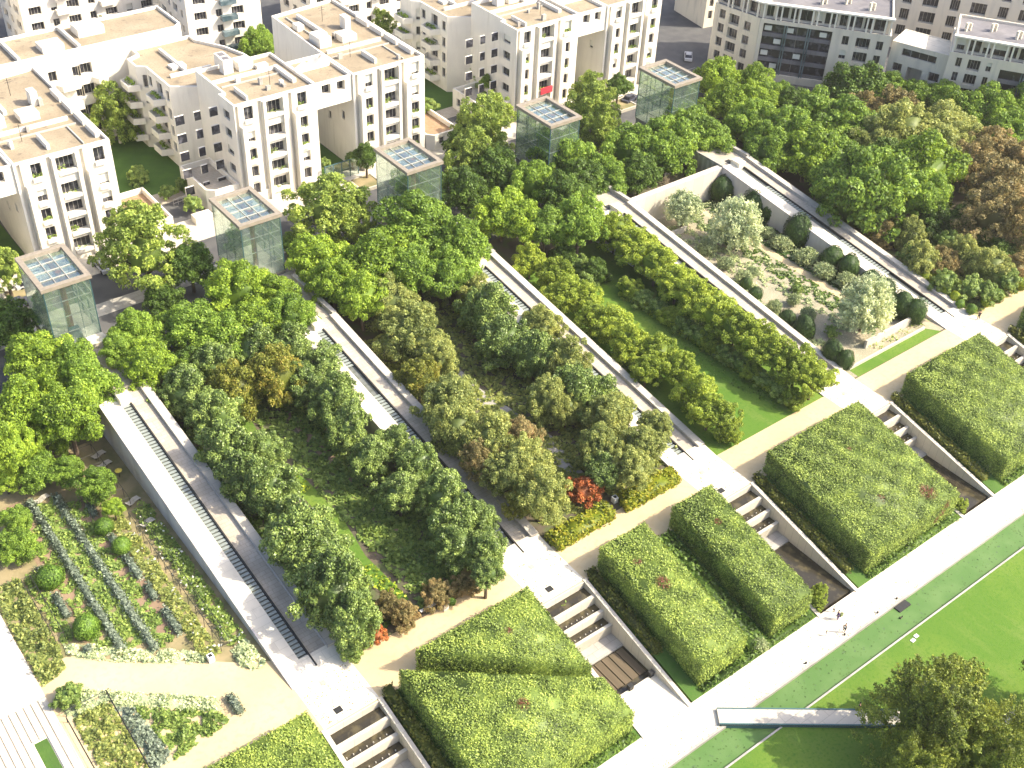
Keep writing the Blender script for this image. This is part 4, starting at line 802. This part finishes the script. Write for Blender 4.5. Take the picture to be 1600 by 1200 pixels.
o=leafprism('low_hedge',ccw2([(_a.x-_n.x,_a.y-_n.y),(_b.x-_n.x,_b.y-_n.y),(_b.x+_n.x,_b.y+_n.y),(_a.x+_n.x,_a.y+_n.y)]),0,1.3,L['yel'],dens=40,size=.2,round_=.2,rough=.14); tag(o,'long low clipped hedge edging the lawn strip of the lawn garden','hedge')
for k in range(13):
    f=k/12; px=985+f*255; py=452+f*170; ptree('bush' if k%3 else 'yel',px,py,21,1.2,ground=0,hz=.8,label='low green shrub edging the lawn strip, %s from the back'%ORD[k],cat='shrub',group='shrubs edging the lawn strip',name='shrub',trunk=False)
grove('shrubs at the back of the lawn garden','at the shady back of the lawn garden',[('deep',880,405,24,1.5),('bush',905,412,20,1.5),('deep',930,425,22,1.5),('bush',915,440,18,1.2)],1.5,0,'shrub','shrub',trunk=False)
# ---- fourth garden: silver
grove('silver trees in the sunken silver garden','in the silver garden',[('silver',1068,331,31,3.2),('silver',1150,358,42,3.6),('silver',1352,485,42,4.2)],3.4,0,hz=1.05)
grove('yew mounds against the silver garden walls','against the silver garden wall',[('topi',1129,296,20,2.2),('topi',1180,322,20),('topi',1205,332,16),('topi',1246,364,22),('topi',1300,404,18),('topi',1326,417,17),('topi',1360,440,17),('topi',1382,452,17),('topi',1410,478,18),('topi',1430,487,17),('topi',1230,498,13,1),('topi',1257,514,16,1.2),('topi',1300,552,16,1.2),('topi',1320,563,14,1.1),('topi',1180,460,12,.8),('topi',1165,445,10,.8)],1.8,0,'shrub','shrub',hz=1.25,trunk=False)
grove('silvery shrubs in the silver garden','in the silver garden',[('grey',1222,380,15),('grey',1260,404,17),('grey',1288,424,17),('grey',1322,440,15),('grey',1105,388,15),('grey',1135,412,13),('grey',1162,435,14),('grey',1200,365,12),('grey',1210,480,12),('grey',1262,492,13),('grey',1240,470,11),('grey',1175,425,10),('bush',1300,520,12),('bush',1245,450,11)],.9,0,'shrub','shrub',trunk=False)
# ---- fifth garden: wild shrubs
grove('shrubs in the wild garden at right','in the wild garden at the right',[('brown',1378,368,18),('olive',1420,372,24),('olive',1440,410,26),('brown',1474,410,22),('olive',1502,402,26),('olive',1550,420,28),('brown',1588,420,20),('bush',1475,440,18),('bush',1520,450,18),('bush',1425,400,18),('deep',1560,392,22),('bush',1480,382,20),('olive',1590,390,22),('deep',1530,378,22),('bush',1545,458,16),('bush',1575,440,16)],2,0,'shrub','shrub',trunk=False,sc=1.2)
grove('golden round shrubs beside the rightmost walkway','in the wild garden',[('lball',1445,434,10),('lball',1464,430,12),('lball',1458,445,9),('lball',1476,455,10),('lball',1495,450,11),('lball',1493,465,9),('lball',1513,460,9),('lball',1540,472,8),('lball',1596,444,9),('ball',1518,483,8),('ball',1500,475,7),('ball',1556,462,12)],.8,0,'shrub','shrub',trunk=False)
# ---- courtyards and streets
ptree('airy',180,178,38,8,ground=2,label='birch with a white trunk on the courtyard lawn of the left building',cat='tree',name='birch_tree',pale=True)
grove('trees behind the white buildings','behind the white buildings at top left',[('deep',312,26,32),('green',404,72,26),('deep',285,20,24),('olive',120,24,26),('olive',158,26,22),('airy',600,40,20)],8,2)
grove('street trees in front of the white buildings','in front of the white buildings',[('deep',572,243,20,7),('deep',966,135,19,7),('bush',507,255,11,4),('bush',550,246,12,4.5),('bush',757,112,26,6.5),('green',765,133,18,6),('bush',668,165,16,5.5),('bush',300,318,16,4),('bush',262,300,14,3.5),('bush',215,275,18,3.5),('bush',45,355,14,4)],6,2)
grove('bushes on the courtyard lawn','on the courtyard lawn',[('bush',250,215,16),('bush',285,290,14),('deep',205,205,16)],3,2,'bush','bush',trunk=False)
grove('trees on the great lawn','on the great lawn at lower right',[('conif',1462,1118,98,3),('conif',1552,1172,78,2),('conif',1425,1205,62,0)],2.5,-4,hz=1.1)
ptree('conif',1690,1075,80,3,ground=-4,label='feathery cypress mostly outside the right edge, its shadow reaching the lawn',cat='tree')
# ---- rose garden at lower left
grove('small trees in the rose garden','in the rose garden',[('lime',95,697,14,3),('green',60,735,32,3),('green',105,735,26,3),('green',150,757,30,3),('lime',177,792,16,2.4),('lime',6,745,26,3),('green',22,812,22,2.2),('green',27,852,28,2.4),('lime',40,700,30,5)],3,0,key=1,dirw='from the back')
grove('clipped balls in the rose garden','in the rose garden',[('ball',162,822,14),('ball',190,852,14),('ball',78,902,20),('ball',134,980,21)],1.1,0,'shrub','clipped_ball',trunk=False,key=1,dirw='from the back')
grove(None,'at the corner of the lower left bed',[('bush',107,1088,24,.9)],.9,0,'shrub','shrub',hz=.8,trunk=False)
# front shrubs of the dark garden
grove('brown shrubs at the path end of the dark garden','at the path end of the dark garden',[('brown',607,948,24),('brown',633,962,24),('red',587,992,19),('brown',684,928,28),('brown',728,912,22),('ball',706,940,7),('bush',548,1012,24),('bush',572,1000,14)],1.4,0,'shrub','shrub',trunk=False)
# ================================================================ BEDS AND GROUND COVER
PX=lambda pts,z=0:[tuple(at(a,b_,z))[:2] for a,b_ in pts]
def ccw(p):
    a=sum(p[i-1][0]*p[i][1]-p[i][0]*p[i-1][1] for i in range(len(p))); return p if a>0 else p[::-1]
def pbed(pts,h,mat,**k): return bed('ground_cover',ccw(PX(pts)),0,h,mat,cat='plants',**k)
pbed([(480,716),(520,755),(545,790),(560,830),(600,862),(640,905),(665,930),(700,915),(650,850),(610,800),(560,755),(520,722)],.9,L['bed'],label='bright green ground cover along the grass ribbon in the dark garden',size=.34,dens=24)
pbed([(438,742),(455,735),(488,762),(470,780)],.6,L['lball'],label='yellow-green patch of plants left of the grass ribbon')
pbed([(560,880),(585,885),(640,935),(610,935),(575,915)],.8,L['lball'],label='yellow plants at the front end of the grass ribbon')
pbed([(680,770),(760,880),(735,915),(700,905),(640,830),(600,770),(620,740)],.9,L['bed'],label='dark ground cover under the right row of evergreens',dens=16)
pbed([(590,600),(560,640),(470,690),(440,640),(400,640),(430,590)],.6,L['deep'],label='shady ground cover at the back of the dark garden',dens=12)
pbed([(815,600),(870,640),(905,760),(985,780),(1060,700),(960,600),(850,560)],.7,L['olive'],label='mixed ground cover in the mottled garden',dens=16)
pbed([(1000,470),(1060,505),(1230,615),(1215,640),(1120,590),(1060,540)],.12,L['deep'],label='fringe of plants at the foot of the lawn shrubs',dens=8,size=.22)
pbed([(1380,350),(1600,350),(1600,450),(1525,490),(1500,480),(1420,415)],.6,L['olive'],label='wild ground cover in the garden at the right edge',dens=18)
bed('ground_cover',R4(114.3,119.7,-60,-15),0,.7,L['topi'],dens=16,size=.26,label='dark green carpet under the yew mounds of the silver garden')
bed('ground_cover',R4(108.6,112.4,-60,-15),0,.5,L['deep'],dens=14,size=.24,label='green carpet left of the straight track in the silver garden',holes=.25)
bed('ground_cover',R4(115,118.6,-60,-16),.1,1.0,L['grey'],dens=16,size=.26,label='grey-green cushion plants along the right wall of the silver garden',lump=1.2,holes=.15)
bed('ground_cover',R4(98.,100.8,-61,-18),0,.7,L['grey'],dens=20,size=.24,label='grey-green cushion plants along the left wall of the silver garden',holes=.15)
bed('ground_cover',R4(104.5,111.5,-58,-40),0,.7,L['grey'],dens=16,size=.24,label='silver cushion plants on the gravel in the middle of the silver garden',holes=.5)
bed('ground_cover',R4(101,111.5,-40,-18),0,.7,L['grey'],dens=16,size=.24,label='silver cushion plants on the gravel at the back of the silver garden',holes=.45)
# rose garden
sheet('sand_forecourt',[(-22.3,-66.36),(0,-66.36),(0,-61.5),(-3,-59.6),(-6,-57.2),(-14.6,-50.8),(-18,-47.6),(-22.3,-46.6)],.012,MT['sand'])
sheet('brick_bed',R4(-16.,-13.8,-47,-20),.010,MT['pinksand']); sheet('brick_bed',R4(-8.6,-6.2,-51.5,-24),.010,MT['pinksand'])
def lrow(x,y0,y1,w,h,mat,lb,nm='lavender_row',cat='plant row',grp='lavender rows in the rose garden',size=.22):
    o=leafprism(nm,R4(x-w/2,x+w/2,y0,y1),0,h,mat,dens=40,size=size,round_=.3,rough=.2); tag(o,lb,cat,grp)
lrow(-12.9,-50.3,-21,.9,.7,L['lav'],'grey-blue lavender row, the left one of the two long rows'); lrow(-9.9,-52.6,-22,.9,.7,L['lav'],'grey-blue lavender row, the right one of the two long rows')
for x,y0,y1,lb in ((-7,-28.3,-26,'purple-grey clipped hedge piece, farthest back in the rose garden'),(-6.9,-34.6,-32.8,'purple-grey clipped hedge piece between the two small green balls'),(-6.8,-41.4,-36.8,'long purple-grey clipped hedge piece in the middle of the rose garden'),(-6.7,-45.6,-43,'purple-grey clipped hedge piece in the right bed, second from the silver band'),(-6.6,-52,-47.6,'purple-grey clipped hedge piece nearest the silver band'),(-16.1,-36,-32.8,'purple-grey clipped hedge piece left of the biggest ball'),(-16.1,-42.2,-38,'purple-grey clipped hedge piece between the two big balls'),(-16.0,-48.6,-47.6,'tiny square grey clipped hedge at the left end of the silver band'),(-6.1,-66,-63.2,'grey-blue clipped hedge pair at the tip of the lower bed')):
    lrow(x,y0,y1,.85,.8,L['lav'],lb,'clipped_hedge','hedge','clipped grey hedge pieces in the rose garden',.18)
bed('ground_cover',R4(-12.5,-10.3,-50.5,-22),0,.8,L['bed'],dens=30,size=.26,label='green planting between the two lavender rows')
bed('ground_cover',R4(-9.5,-7.4,-52.5,-24),0,.6,L['bed'],dens=22,size=.26,label='low green planting right of the lavender rows',holes=.2)
bed('ground_cover',R4(-15.2,-13.3,-49,-24),0,.7,L['bed'],dens=22,size=.26,label='low green planting left of the lavender rows',holes=.2)
bed('rose_bed',R4(-6.1,-4.1,-57,-30),0,1.3,L['olive'],dens=34,size=.24,label='rose bed on the left of the narrow ochre strip'); bed('rose_bed',R4(-2.9,-.7,-57,-30),0,1.5,L['bed'],dens=34,size=.24,label='rose bed at the foot of the leftmost walkway wall')
bed('white_roses',R4(-5.6,-.9,-57,-32),.7,.5,L['wflow'],dens=1.6,size=.24,label='scattered white roses in the two rose beds',holes=.3)
bed('rose_bed',[(-22,-50),(-19.3,-49.2),(-18.6,-46),(-18.6,-33),(-22,-33)],0,1.3,L['olive'],dens=34,size=.26,label='rose bed along the limestone terrace at the left edge'); bed('rose_bed',R4(-18.1,-16.6,-45.5,-33),0,1.2,L['bed'],dens=34,size=.24,label='rose bed right of the ochre strip near the left edge')
bed('silver_band',[(-18,-45.7),(-18.1,-47.6),(-14.6,-51),(-10.3,-54.4),(-6.1,-57.4),(-5.3,-56.6),(-7,-54.8),(-11.2,-51.6),(-16.1,-47.2)],0,.7,L['silver'],dens=60,size=.22,label='silver-leaved band edging the rose beds along the sandy path')
bed('silver_clump',[(-2.9,-57.7),(-3.1,-60),(-2,-61.7),(-.6,-61.5),(-.8,-57)],0,1.1,L['silver'],dens=60,size=.24,label='silver clump at the foot of the leftmost walkway wall')
bed('silver_band',[(-21.3,-54.4),(-19,-52.6),(-7.3,-62.4),(-8,-64.2),(-16.6,-57),(-17,-56),(-21,-56)],0,.6,L['silver'],dens=60,size=.22,label='silver-leaved band along the top of the lower left bed')
bed('rose_bed',[(-21,-56),(-17,-56),(-16.8,-67),(-21,-67)],0,1.1,L['olive'],dens=36,size=.24,label='brownish rose bed in the lower left corner plot')
bed('lavender_bed',[(-16.7,-57.2),(-15.2,-58.4),(-14.2,-67),(-16.7,-67)],0,1.,L['lav'],dens=40,size=.24,label='blue-grey lavender strip beside the brownish rose bed')
bed('ground_cover',[(-15.1,-58.4),(-8,-64.4),(-7,-66),(-14.2,-67)],0,1.1,L['bed'],dens=40,size=.24,label='mixed green planting in the tip of the lower bed',lump=1.3)
bed('pool_plants',R4(31.2,36.6,-75.3,-73.8),-1.0,.3,L['bed'],dens=3,size=.25,label='water plants in the upper basin of the second cascade',holes=.5)
b_=bed('rose_bed',R4(105.5,119.5,-64,-62.3),0,.6,L['bed'],dens=9,size=.22,label='thin rose bed between the two low walls in front of the silver garden',holes=.25)
# low walls of the silver garden
def wall(x0,x1,y0,y1,z0,z1,lb,mat='conc',name='garden_wall'):
    b=MB(); b.box(x0,x1,y0,y1,z0,z1); tag(b.build(name,MT[mat]),lb,'wall')
wall(104.8,119.9,-62.2,-61.8,-.1,1.5,'pale wall closing the front of the silver garden'); wall(98.3,117.,-64.35,-64.05,-.1,.5,'long low kerb wall behind the grass strip')
wall(97.3,120.,-14.6,-13.4,-.1,5.9,'tall pale wall at the back of the silver garden'); wall(98,106,-20.6,-20.3,-.1,1.2,'low inner wall near the back left corner of the silver garden','conc2')
b=MB(); 
for k in range(9): b.box(106.9+.25*math.sin(k),107.6+.25*math.sin(k),-47+k*.9,-46.5+k*.9,0,.06)
tag(b.build('stepping_stones',MT['darkm']),'line of dark stepping stones on the pale gravel of the silver garden','stepping stones',kind='stuff')
# ================================================================ FOOTBRIDGE AND CANAL
A_=Vector((38.7,-95.6)); B_=Vector((75,-122.6)); e=(B_-A_).normalized(); n=Vector((e.y,-e.x))
t=thing('footbridge','narrow pale footbridge crossing the green canal onto the lawn','bridge',(0,0,0))
w=1.15; P4=[A_+n*w,B_+n*w,B_-n*w,A_-n*w]; P4=[(p.x,p.y) for p in P4][::1]
b=MB(); b.prism(ccw(P4),-3.9,-3.62); b.build('deck',MT['conc'],t)
b=MB(); 
for s_ in (1,-1):
    q=[A_+n*(w*s_),B_+n*(w*s_),B_+n*((w-.18)*s_),A_+n*((w-.18)*s_)]; b.prism(ccw([(p.x,p.y) for p in q]),-4.3,-3.56)
b.build('edge_beam',MT['tealmetal'],t)
m_=A_+e*23; q=[m_+n*1.5,m_+e*4+n*1.5,m_+e*4-n*1.5,m_-n*1.5]; b=MB(); b.prism(ccw([(p.x,p.y) for p in q]),-3.9,-3.58); b.build('landing_slab',MT['white'],t)
b=MB(); b.box(69.2,71.4,-98.0,-96.98,-4.5,-4.2); tag(b.build('canal_grating',MT['darkm']),'dark square grating in the canal beside the promenade edge','grating')
for k,(x,y) in enumerate(((60.3,-96.3),(66.5,-96.45),(70.4,-96.4),(53,-96.4))):
    b=MB(); b.bar((x,y,-4),(x,y,-3.75),.13,0,8); tag(b.build('edge_light',MT['darkm']),'small dark light stud on the promenade edge, %s from the left'%ORD[[3,2,1,0][k] if k!=0 else 1],'light stud','studs along the promenade edge')
for k,(x,y) in enumerate(((66.6,-101.9),(67.5,-101.7))):
    b=MB(); b.box(x-.3,x+.3,y-.22,y+.22,-4.01,-3.93); tag(b.build('towel',MT['whitec']),'small white towel lying on the lawn edge, '+('left one' if k==0 else 'right one'),'towel')
def flecks(name,n,fx_,z,size,mat,label,cat):
    rs=NP; P=np.array([[*fx_(rs),z] for _ in range(n)]); me=leafmesh(name,P,np.tile([0,0,1.],(n,1))+.08*sph(n,rs),size,mat); o=link(bpy.data.objects.new(name,me)); tag(o,label,cat,None,'stuff')
flecks('weed_specks',420,lambda rs:(20+90*rs.rand(),-100.5+3.3*rs.rand()**.8),-4.335,.16,L['topi'],'dark specks of weed floating on the green canal','weed')
flecks('fallen_leaves',700,lambda rs:(30*rs.randint(0,5)+.3+6.8*rs.rand(),-73+6.5*rs.rand()),.03,.13,L['brown'],'dry leaves scattered on the stone crossings','leaves')
flecks('fallen_leaves',900,lambda rs:(5+110*rs.rand(),-96.6+4.2*rs.rand()**2.),-3.985,.12,L['brown'],'dry leaves scattered on the white promenade','leaves')
# ducks on the canal
def duck(x,y,lb):
    t=thing('duck',lb,'duck',(x,y,-4.35),'ducks on the canal'); b=MB(); b.bar((-.22,0,.08),(.2,0,.1),.13,0,8,.08); b.bar((.18,0,.1),(.24,0,.28),.06,0,6,.06); b.build('body',MT['hair'],t)
duck(68.6,-98.6,'duck swimming on the green canal near the dark grating')
# ================================================================ FURNITURE OF THE ROSE GARDEN
def lounger(x,y,rz_,lb):
    t=thing('sun_lounger',lb,'sun lounger',(x,y,0),'curved loungers in the rose garden',rz_); b=MB(); pr=[(-1,.5),(-.6,.3),(-.2,.34),(.2,.45),(.6,.36),(1.,.25)]
    for k in range(5):
        (x0,z0),(x1,z1)=pr[k],pr[k+1]; 
        for q in range(3): xa=x0+(x1-x0)*q/3; za=z0+(z1-z0)*q/3; b.box(xa,xa+.1,-.42,.42,za,za+.06)
    b.build('slats',MT['conc'],t)
    for s_ in(-.3,.3): b=MB(); b.box(-.8,-.72,s_-.03,s_+.03,.0,.36); b.box(.7,.78,s_-.03,s_+.03,0,.3); b.build('leg',MT['darkm'],t)
for x,y,lb in ((-2.2,-17.6,'curved lounger farthest back beside the leftmost walkway wall'),(-2.3,-19.9,'curved lounger second from the back beside the walkway wall'),(-2.1,-28.6,'curved lounger third from the back beside the walkway wall'),(-2.2,-33.3,'curved lounger nearest the rose beds beside the walkway wall'),(-11.4,-21.5,'curved lounger under the small trees, apart from the others')): lounger(x,y,.35,lb)
def trellis(x,y0,y1,h,lb,w=1.1):
    t=thing('trellis',lb,'trellis',(x,y0,0),'thin dark trellises in the rose garden'); b=MB(); y=0; 
    while y<=(y1-y0)+.01: b.bar((0,y,0),(0,y,h),.035); b.bar((w,y,0),(w,y,h),.035); b.bar((0,y,h),(w,y,h),.03); y+=2.1
    b.bar((0,0,h),(0,y-2.1,h),.035); b.bar((w,0,h),(w,y-2.1,h),.035); b.build('frame',MT['darkm'],t)
trellis(-3.9,-57,-30,1.9,'long dark trellis over the narrow ochre strip, near the walkway wall'); trellis(-18.7,-45.5,-33,1.9,'dark trellis over the ochre strip near the left edge')
trellis(-5.6,-29,-16,1.6,'dark trellis in the shade behind the rose beds',3.0)
t=thing('trellis','thin dark railing around the brownish rose bed in the corner plot','trellis',(0,0,0),'thin dark trellises in the rose garden'); b=MB()
for p,q in (((-21.4,-55.2),(-16.8,-55.2)),((-16.8,-55.2),(-17.0,-67)),((-21.6,-56),(-21.6,-67))): b.bar((*p,1),(*q,1),.05); b.bar((*p,.5),(*q,.5),.03); b.bar((*p,0),(*p,1),.05); b.bar((*q,0),(*q,1),.05)
b.build('frame',MT['darkm'],t)
for k,(px,py,lb) in enumerate(((330,1032,'white square litter bin at the right end of the silver band'),(695,950,'pale square litter bin on the path at the dark garden'),(960,784,'grey square litter bin in the gap between the golden hedges'))):
    P=at(px,py,0); t=thing('litter_bin',lb,'bin',(P.x,P.y,0),'litter bins along the path'); b=MB(); b.box(-.35,.35,-.35,.35,0,.9); b.build('box',MT['plastic'],t); b=MB(); b.box(-.2,.2,-.2,.2,.9,.93); b.build('opening',MT['darkm'],t)
t=thing('bench','white rail bench at the path end of the grass ribbon','bench',tuple(at(672,951,0))); b=MB(); b.box(-1.4,1.4,-.2,.2,.42,.48); b.build('seat',MT['plastic'],t)
for s_ in(-1.2,1.2): b=MB(); b.box(s_-.05,s_+.05,-.18,.18,0,.42); b.build('leg',MT['darkm'],t)
P=at(185,735,1.2); t=thing('yellow_parasol','small yellow parasol beside the back loungers','parasol',(P.x,P.y,0)); b=MB(); b.bar((0,0,0),(0,0,1.3),.03); b.build('pole',MT['darkm'],t); b=MB(); b.bar((0,0,1.2),(0,0,1.5),.5,0,8,.05); b.build('canopy',MT['yellow'],t)
# ================================================================ COURTYARDS AND STREET
def spx(name,pts,z,mat): return sheet(name,ccw(PX(pts,z)),z,mat)
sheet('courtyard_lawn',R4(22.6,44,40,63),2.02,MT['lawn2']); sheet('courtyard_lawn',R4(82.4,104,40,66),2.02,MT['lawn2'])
sheet('courtyard_path',R4(22.6,44,36,40),2.03,MT['deck']); sheet('courtyard_path',R4(82.4,104,36,40),2.03,MT['deck'])
sheet('pavement',R4(-30,150,21.5,28.9),2.02,MT['conc']); sheet('pavement',R4(-30,150,10.2,13.5),2.02,MT['conc2'])
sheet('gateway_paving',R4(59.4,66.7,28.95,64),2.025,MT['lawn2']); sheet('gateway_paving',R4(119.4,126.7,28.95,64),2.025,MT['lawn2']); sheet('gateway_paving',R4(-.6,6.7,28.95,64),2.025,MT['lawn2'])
def car(P,rz_,mat,lb):
    t=thing('parked_car',lb,'car',(P.x,P.y,P.z),'cars parked in the streets',rz_); b=MB(); b.prism([(-2.1,-.85),(2.1,-.85),(2.1,.85),(-2.1,.85)],.3,.85); b.build('body',MT[mat],t)
    b=MB(); z0,z1=.85,1.4; lo=[(-1.5,-.78),(1.1,-.78),(1.1,.78),(-1.5,.78)]; hi=[(-1.1,-.62),(.5,-.62),(.5,.62),(-1.1,.62)]; k=len(b.v); b.v+=[(*p,z0) for p in lo]+[(*p,z1) for p in hi]
    for i in range(4): j=(i+1)%4; b.f.append((k+i,k+j,k+4+j,k+4+i)); b.m.append(0)
    b.build('glasshouse',MT['pane'],t); b=MB(); b.box(-1.05,.45,-.58,.58,1.4,1.44); b.build('roof',MT[mat],t)
    for x in(-1.3,1.3):
        for y in(-.85,.85): b=MB(); b.bar((x,y-.1,.32),(x,y+.1,.32),.32,0,12); b.build('wheel',MT['tyre'],t)
for k,(px,py,m_,r_,lb) in enumerate(((162,420,'carw',1.57,'silver car parked right of the leftmost pavilion'),(46,447,'carw',0,'silver car half hidden left of the leftmost pavilion'),(30,478,'carp',0,'dark car left of the leftmost pavilion'),(338,50,'carw',1.2,'white car at the far end of the courtyard street, left one'),(350,53,'carw',1.2,'white car at the far end of the courtyard street, right one'),(983,158,'carp',.3,'dark car parked beside the small tree left of the rightmost pavilion'),(1258,150,'carp',-.9,'dark car under the trees at the foot of the curved block, left one'),(1282,152,'carp',-.9,'dark car under the trees at the foot of the curved block, right one'),(1075,92,'carw',.8,'silver car in the street left of the curved block'),(838,240,'carw',0,'silver car glimpsed left of the fourth pavilion'))): car(at(px,py,2.03),r_,m_,lb)
b=MB()
for k in range(5): b.box(148.5,154,14+k*3.1,14.12+k*3.1,2.015,2.02)
o=b.build('parking_lines',MT['frame']); o['kind']='structure'
for px,py,lb in ((572,288,'square raised tree planter in front of the middle white building'),(972,166,'square raised tree planter in front of the right white building'),(35,466,'square raised planter left of the leftmost pavilion')):
    P=at(px,py,2.); t=thing('tree_planter',lb,'planter',(P.x,P.y,2.),'raised planters along the street'); b=MB()
    for a in R4(0,0,0,0)[:1]: b.box(-2.4,2.4,-2.4,-2.1,0,.6); b.box(-2.4,2.4,2.1,2.4,0,.6); b.box(-2.4,-2.1,-2.1,2.1,0,.6); b.box(2.1,2.4,-2.1,2.1,0,.6)
    b.build('rim',MT['conc'],t); b=MB(); b.box(-2.1,2.1,-2.1,2.1,0,.45); b.build('earth',MT['gsand'],t)
P=at(317,345,2); t=thing('planter','white planter box with a bush left of the second pavilion','planter',(P.x,P.y,2)); b=MB(); b.box(-1.6,1.6,-.9,.9,0,1.4); b.build('box',MT['white'],t)
t=thing('railing','thin metal railing across the courtyard mouth left of the second pavilion','railing',(0,0,0)); b=MB(); a_,c_=at(272,322,2),at(300,312,2)
for z in (.5,1.2): b.bar(a_+Vector((0,0,z)),c_+Vector((0,0,z)),.06)
for k in range(5): p=a_.lerp(c_,k/4); b.bar(p,p+Vector((0,0,1.2)),.05)
b.build('rails',MT['frame'],t)
t=thing('gate_fence','glassy green fence across the gateway of the middle white building','fence',(0,0,0)); b=MB(); b.box(59.6,66.5,26.6,26.7,2.1,5.2); b.build('panel',MT['glass'],t); b=MB()
for k in range(5): b.box(59.5+k*1.75,59.62+k*1.75,26.56,26.74,2.,5.3)
b.box(59.5,66.62,26.58,26.72,5.3,5.42); b.build('posts',MT['tealmetal'],t)
# ================================================================ PEOPLE
def skinmesh(name,verts,edges,rad_,mat,parent,sub=1):
    me=bpy.data.meshes.new(name); me.from_pydata(verts,edges,[]); o=link(bpy.data.objects.new(name,me)); o.modifiers.new('s','SKIN')
    for i,v in enumerate(me.skin_vertices[0].data): v.radius=(rad_[i],rad_[i]); v.use_root=(i==0)
    if sub: m=o.modifiers.new('d','SUBSURF'); m.levels=sub; m.render_levels=sub
    dg=bpy.context.evaluated_depsgraph_get(); nm=bpy.data.meshes.new_from_object(o.evaluated_get(dg)); bpy.data.objects.remove(o)
    nm.materials.clear(); nm.materials.append(mat); nm.polygons.foreach_set('use_smooth',[True]*len(nm.polygons)); q=link(bpy.data.objects.new(name,nm)); q.parent=parent; return q
def person(P,rz_,lb,top,bot,h=1.7,bend=0.,arm=.1):
    t=thing('person',lb,'person',tuple(P),None,rz_); s=h/1.7
    V=[(0,0,.92),(0,0,1.15),(bend*.1,0,1.36),(bend*.14,0,1.46),(bend*.17,0,1.56),(bend*.2,0,1.66),
       (0,.1,.86),(.10,.1,.48),(-.08,.1,.08),(.08,.11,.03),(0,-.1,.86),(-.08,-.1,.48),(-.2,-.1,.1),(-.05,-.11,.04),
       (bend*.1,.19,1.36),(.03,.25,1.1),(.16,.24,.88),(bend*.1,-.19,1.36),(-.02,-.25,1.1),(.08+arm,-.24,.9)]
    E_=[(0,1),(1,2),(2,3),(3,4),(4,5),(0,6),(6,7),(7,8),(8,9),(0,10),(10,11),(11,12),(12,13),(2,14),(14,15),(15,16),(2,17),(17,18),(18,19)]
    R_=[.13,.12,.14,.055,.085,.07,.085,.062,.042,.035,.085,.062,.042,.035,.06,.045,.03,.06,.045,.03]
    n0=len(V)
    for hx,hy,hz_ in ((.16,.24,.88),(.08+arm,-.24,.9)):
        pi=len(V); base=16 if hy>0 else 19
        for k,(dx,dy,l_) in enumerate(((.02,-.025,.075),(.02,-.01,.085),(.015,.008,.08),(.01,.024,.065),(.045,.03 if hy<0 else -.03,.045))):
            V.append((hx+dx,hy+dy,hz_-l_)); E_.append((base,len(V)-1)); R_.append(.009)
    V=[(a*s,b__*s,c*s) for a,b__,c in V]
    skinmesh('body',V,E_,[r*s for r in R_],MT['skin'],t)
    Vt=[V[i] for i in (1,0,2,14,15,17,18)]; skinmesh('jacket',Vt,[(0,1),(0,2),(2,3),(3,4),(2,5),(5,6)],[a*s for a in (.145,.145,.16,.078,.06,.078,.06)],MT[top],t)
    Vb=[V[i] for i in (0,6,7,8,10,11,12)]; skinmesh('trousers',Vb,[(0,1),(1,2),(2,3),(0,4),(4,5),(5,6)],[a*s for a in (.14,.1,.078,.06,.1,.078,.06)],MT[bot],t)
    b=MB(); c=Vector(V[5])+Vector((-.02,0,.02)); me=None
    cv,cf=cubesphere(.1*s,None,3,.0); b.v=[(c.x+float(p[0]),c.y+float(p[1]),c.z+float(p[2])*.9) for p in cv]; b.f=[tuple(int(q) for q in f) for f in cf]; b.m=[0]*len(b.f); b.build('hair',MT['hair'],t,smooth=True)
    return t
person(at(1308,968,-4)+Vector((0,0,.0)),2.4,'person in purple clothes walking on the white promenade','purple','purple',1.75,.5,.2)
person(at(1318,988,-4),3.6,'person in white top and dark trousers on the promenade near the canal','whitec','darkc',1.7,.3)
person(at(1302,956,-4),1.5,'child in white top with dark hair beside the clipped hedge','whitec','darkc',1.15,.2)
person(at(1290,993,-4),3.,'small child in white walking ahead on the promenade','whitec','whitec',1.0,.2)
person(at(1528,499,0),.8,'person in black walking on the sandy path at the right','darkc','darkc',1.7,.2)
person(at(1341,1112,-4.02),2.2,'person in black standing on the lawn beside the footbridge','darkc','darkc',1.7,.6)
P=at(1314,962,-4); t=thing('bag','olive shoulder bag standing beside the person in purple','bag',tuple(P)); b=MB(); b.prism([(-.25,-.15),(.25,-.15),(.25,.15),(-.25,.15)],0,.42); b.build('pouch',MT['greenbag'],t); b=MB(); b.bar((-.2,0,.42),(0,0,.62),.02); b.bar((0,0,.62),(.2,0,.42),.02); b.build('strap',MT['darkc'],t)
# ================================================================ HAZE
b=MB(); b.box(-290,590,-480,880,-6.9,116); hz_=b.build('haze',bpy.data.materials.new('haze_air')); hz_['kind']='stuff'; hz_['label']='thin pale haze volume over the park, added to lift dark shadows'; hz_['category']='haze'  # thin haze volume added to lift the dark shadows
m=hz_.data.materials[0]; m.use_nodes=True; n=m.node_tree; n.nodes.remove(n.nodes['Principled BSDF']); v=n.nodes.new('ShaderNodeVolumePrincipled'); v.inputs['Color'].default_value=(1,.97,.9,1); v.inputs['Density'].default_value=.0001; v.inputs['Anisotropy'].default_value=.2; n.links.new(v.outputs[0],n.nodes['Material Output'].inputs['Volume'])
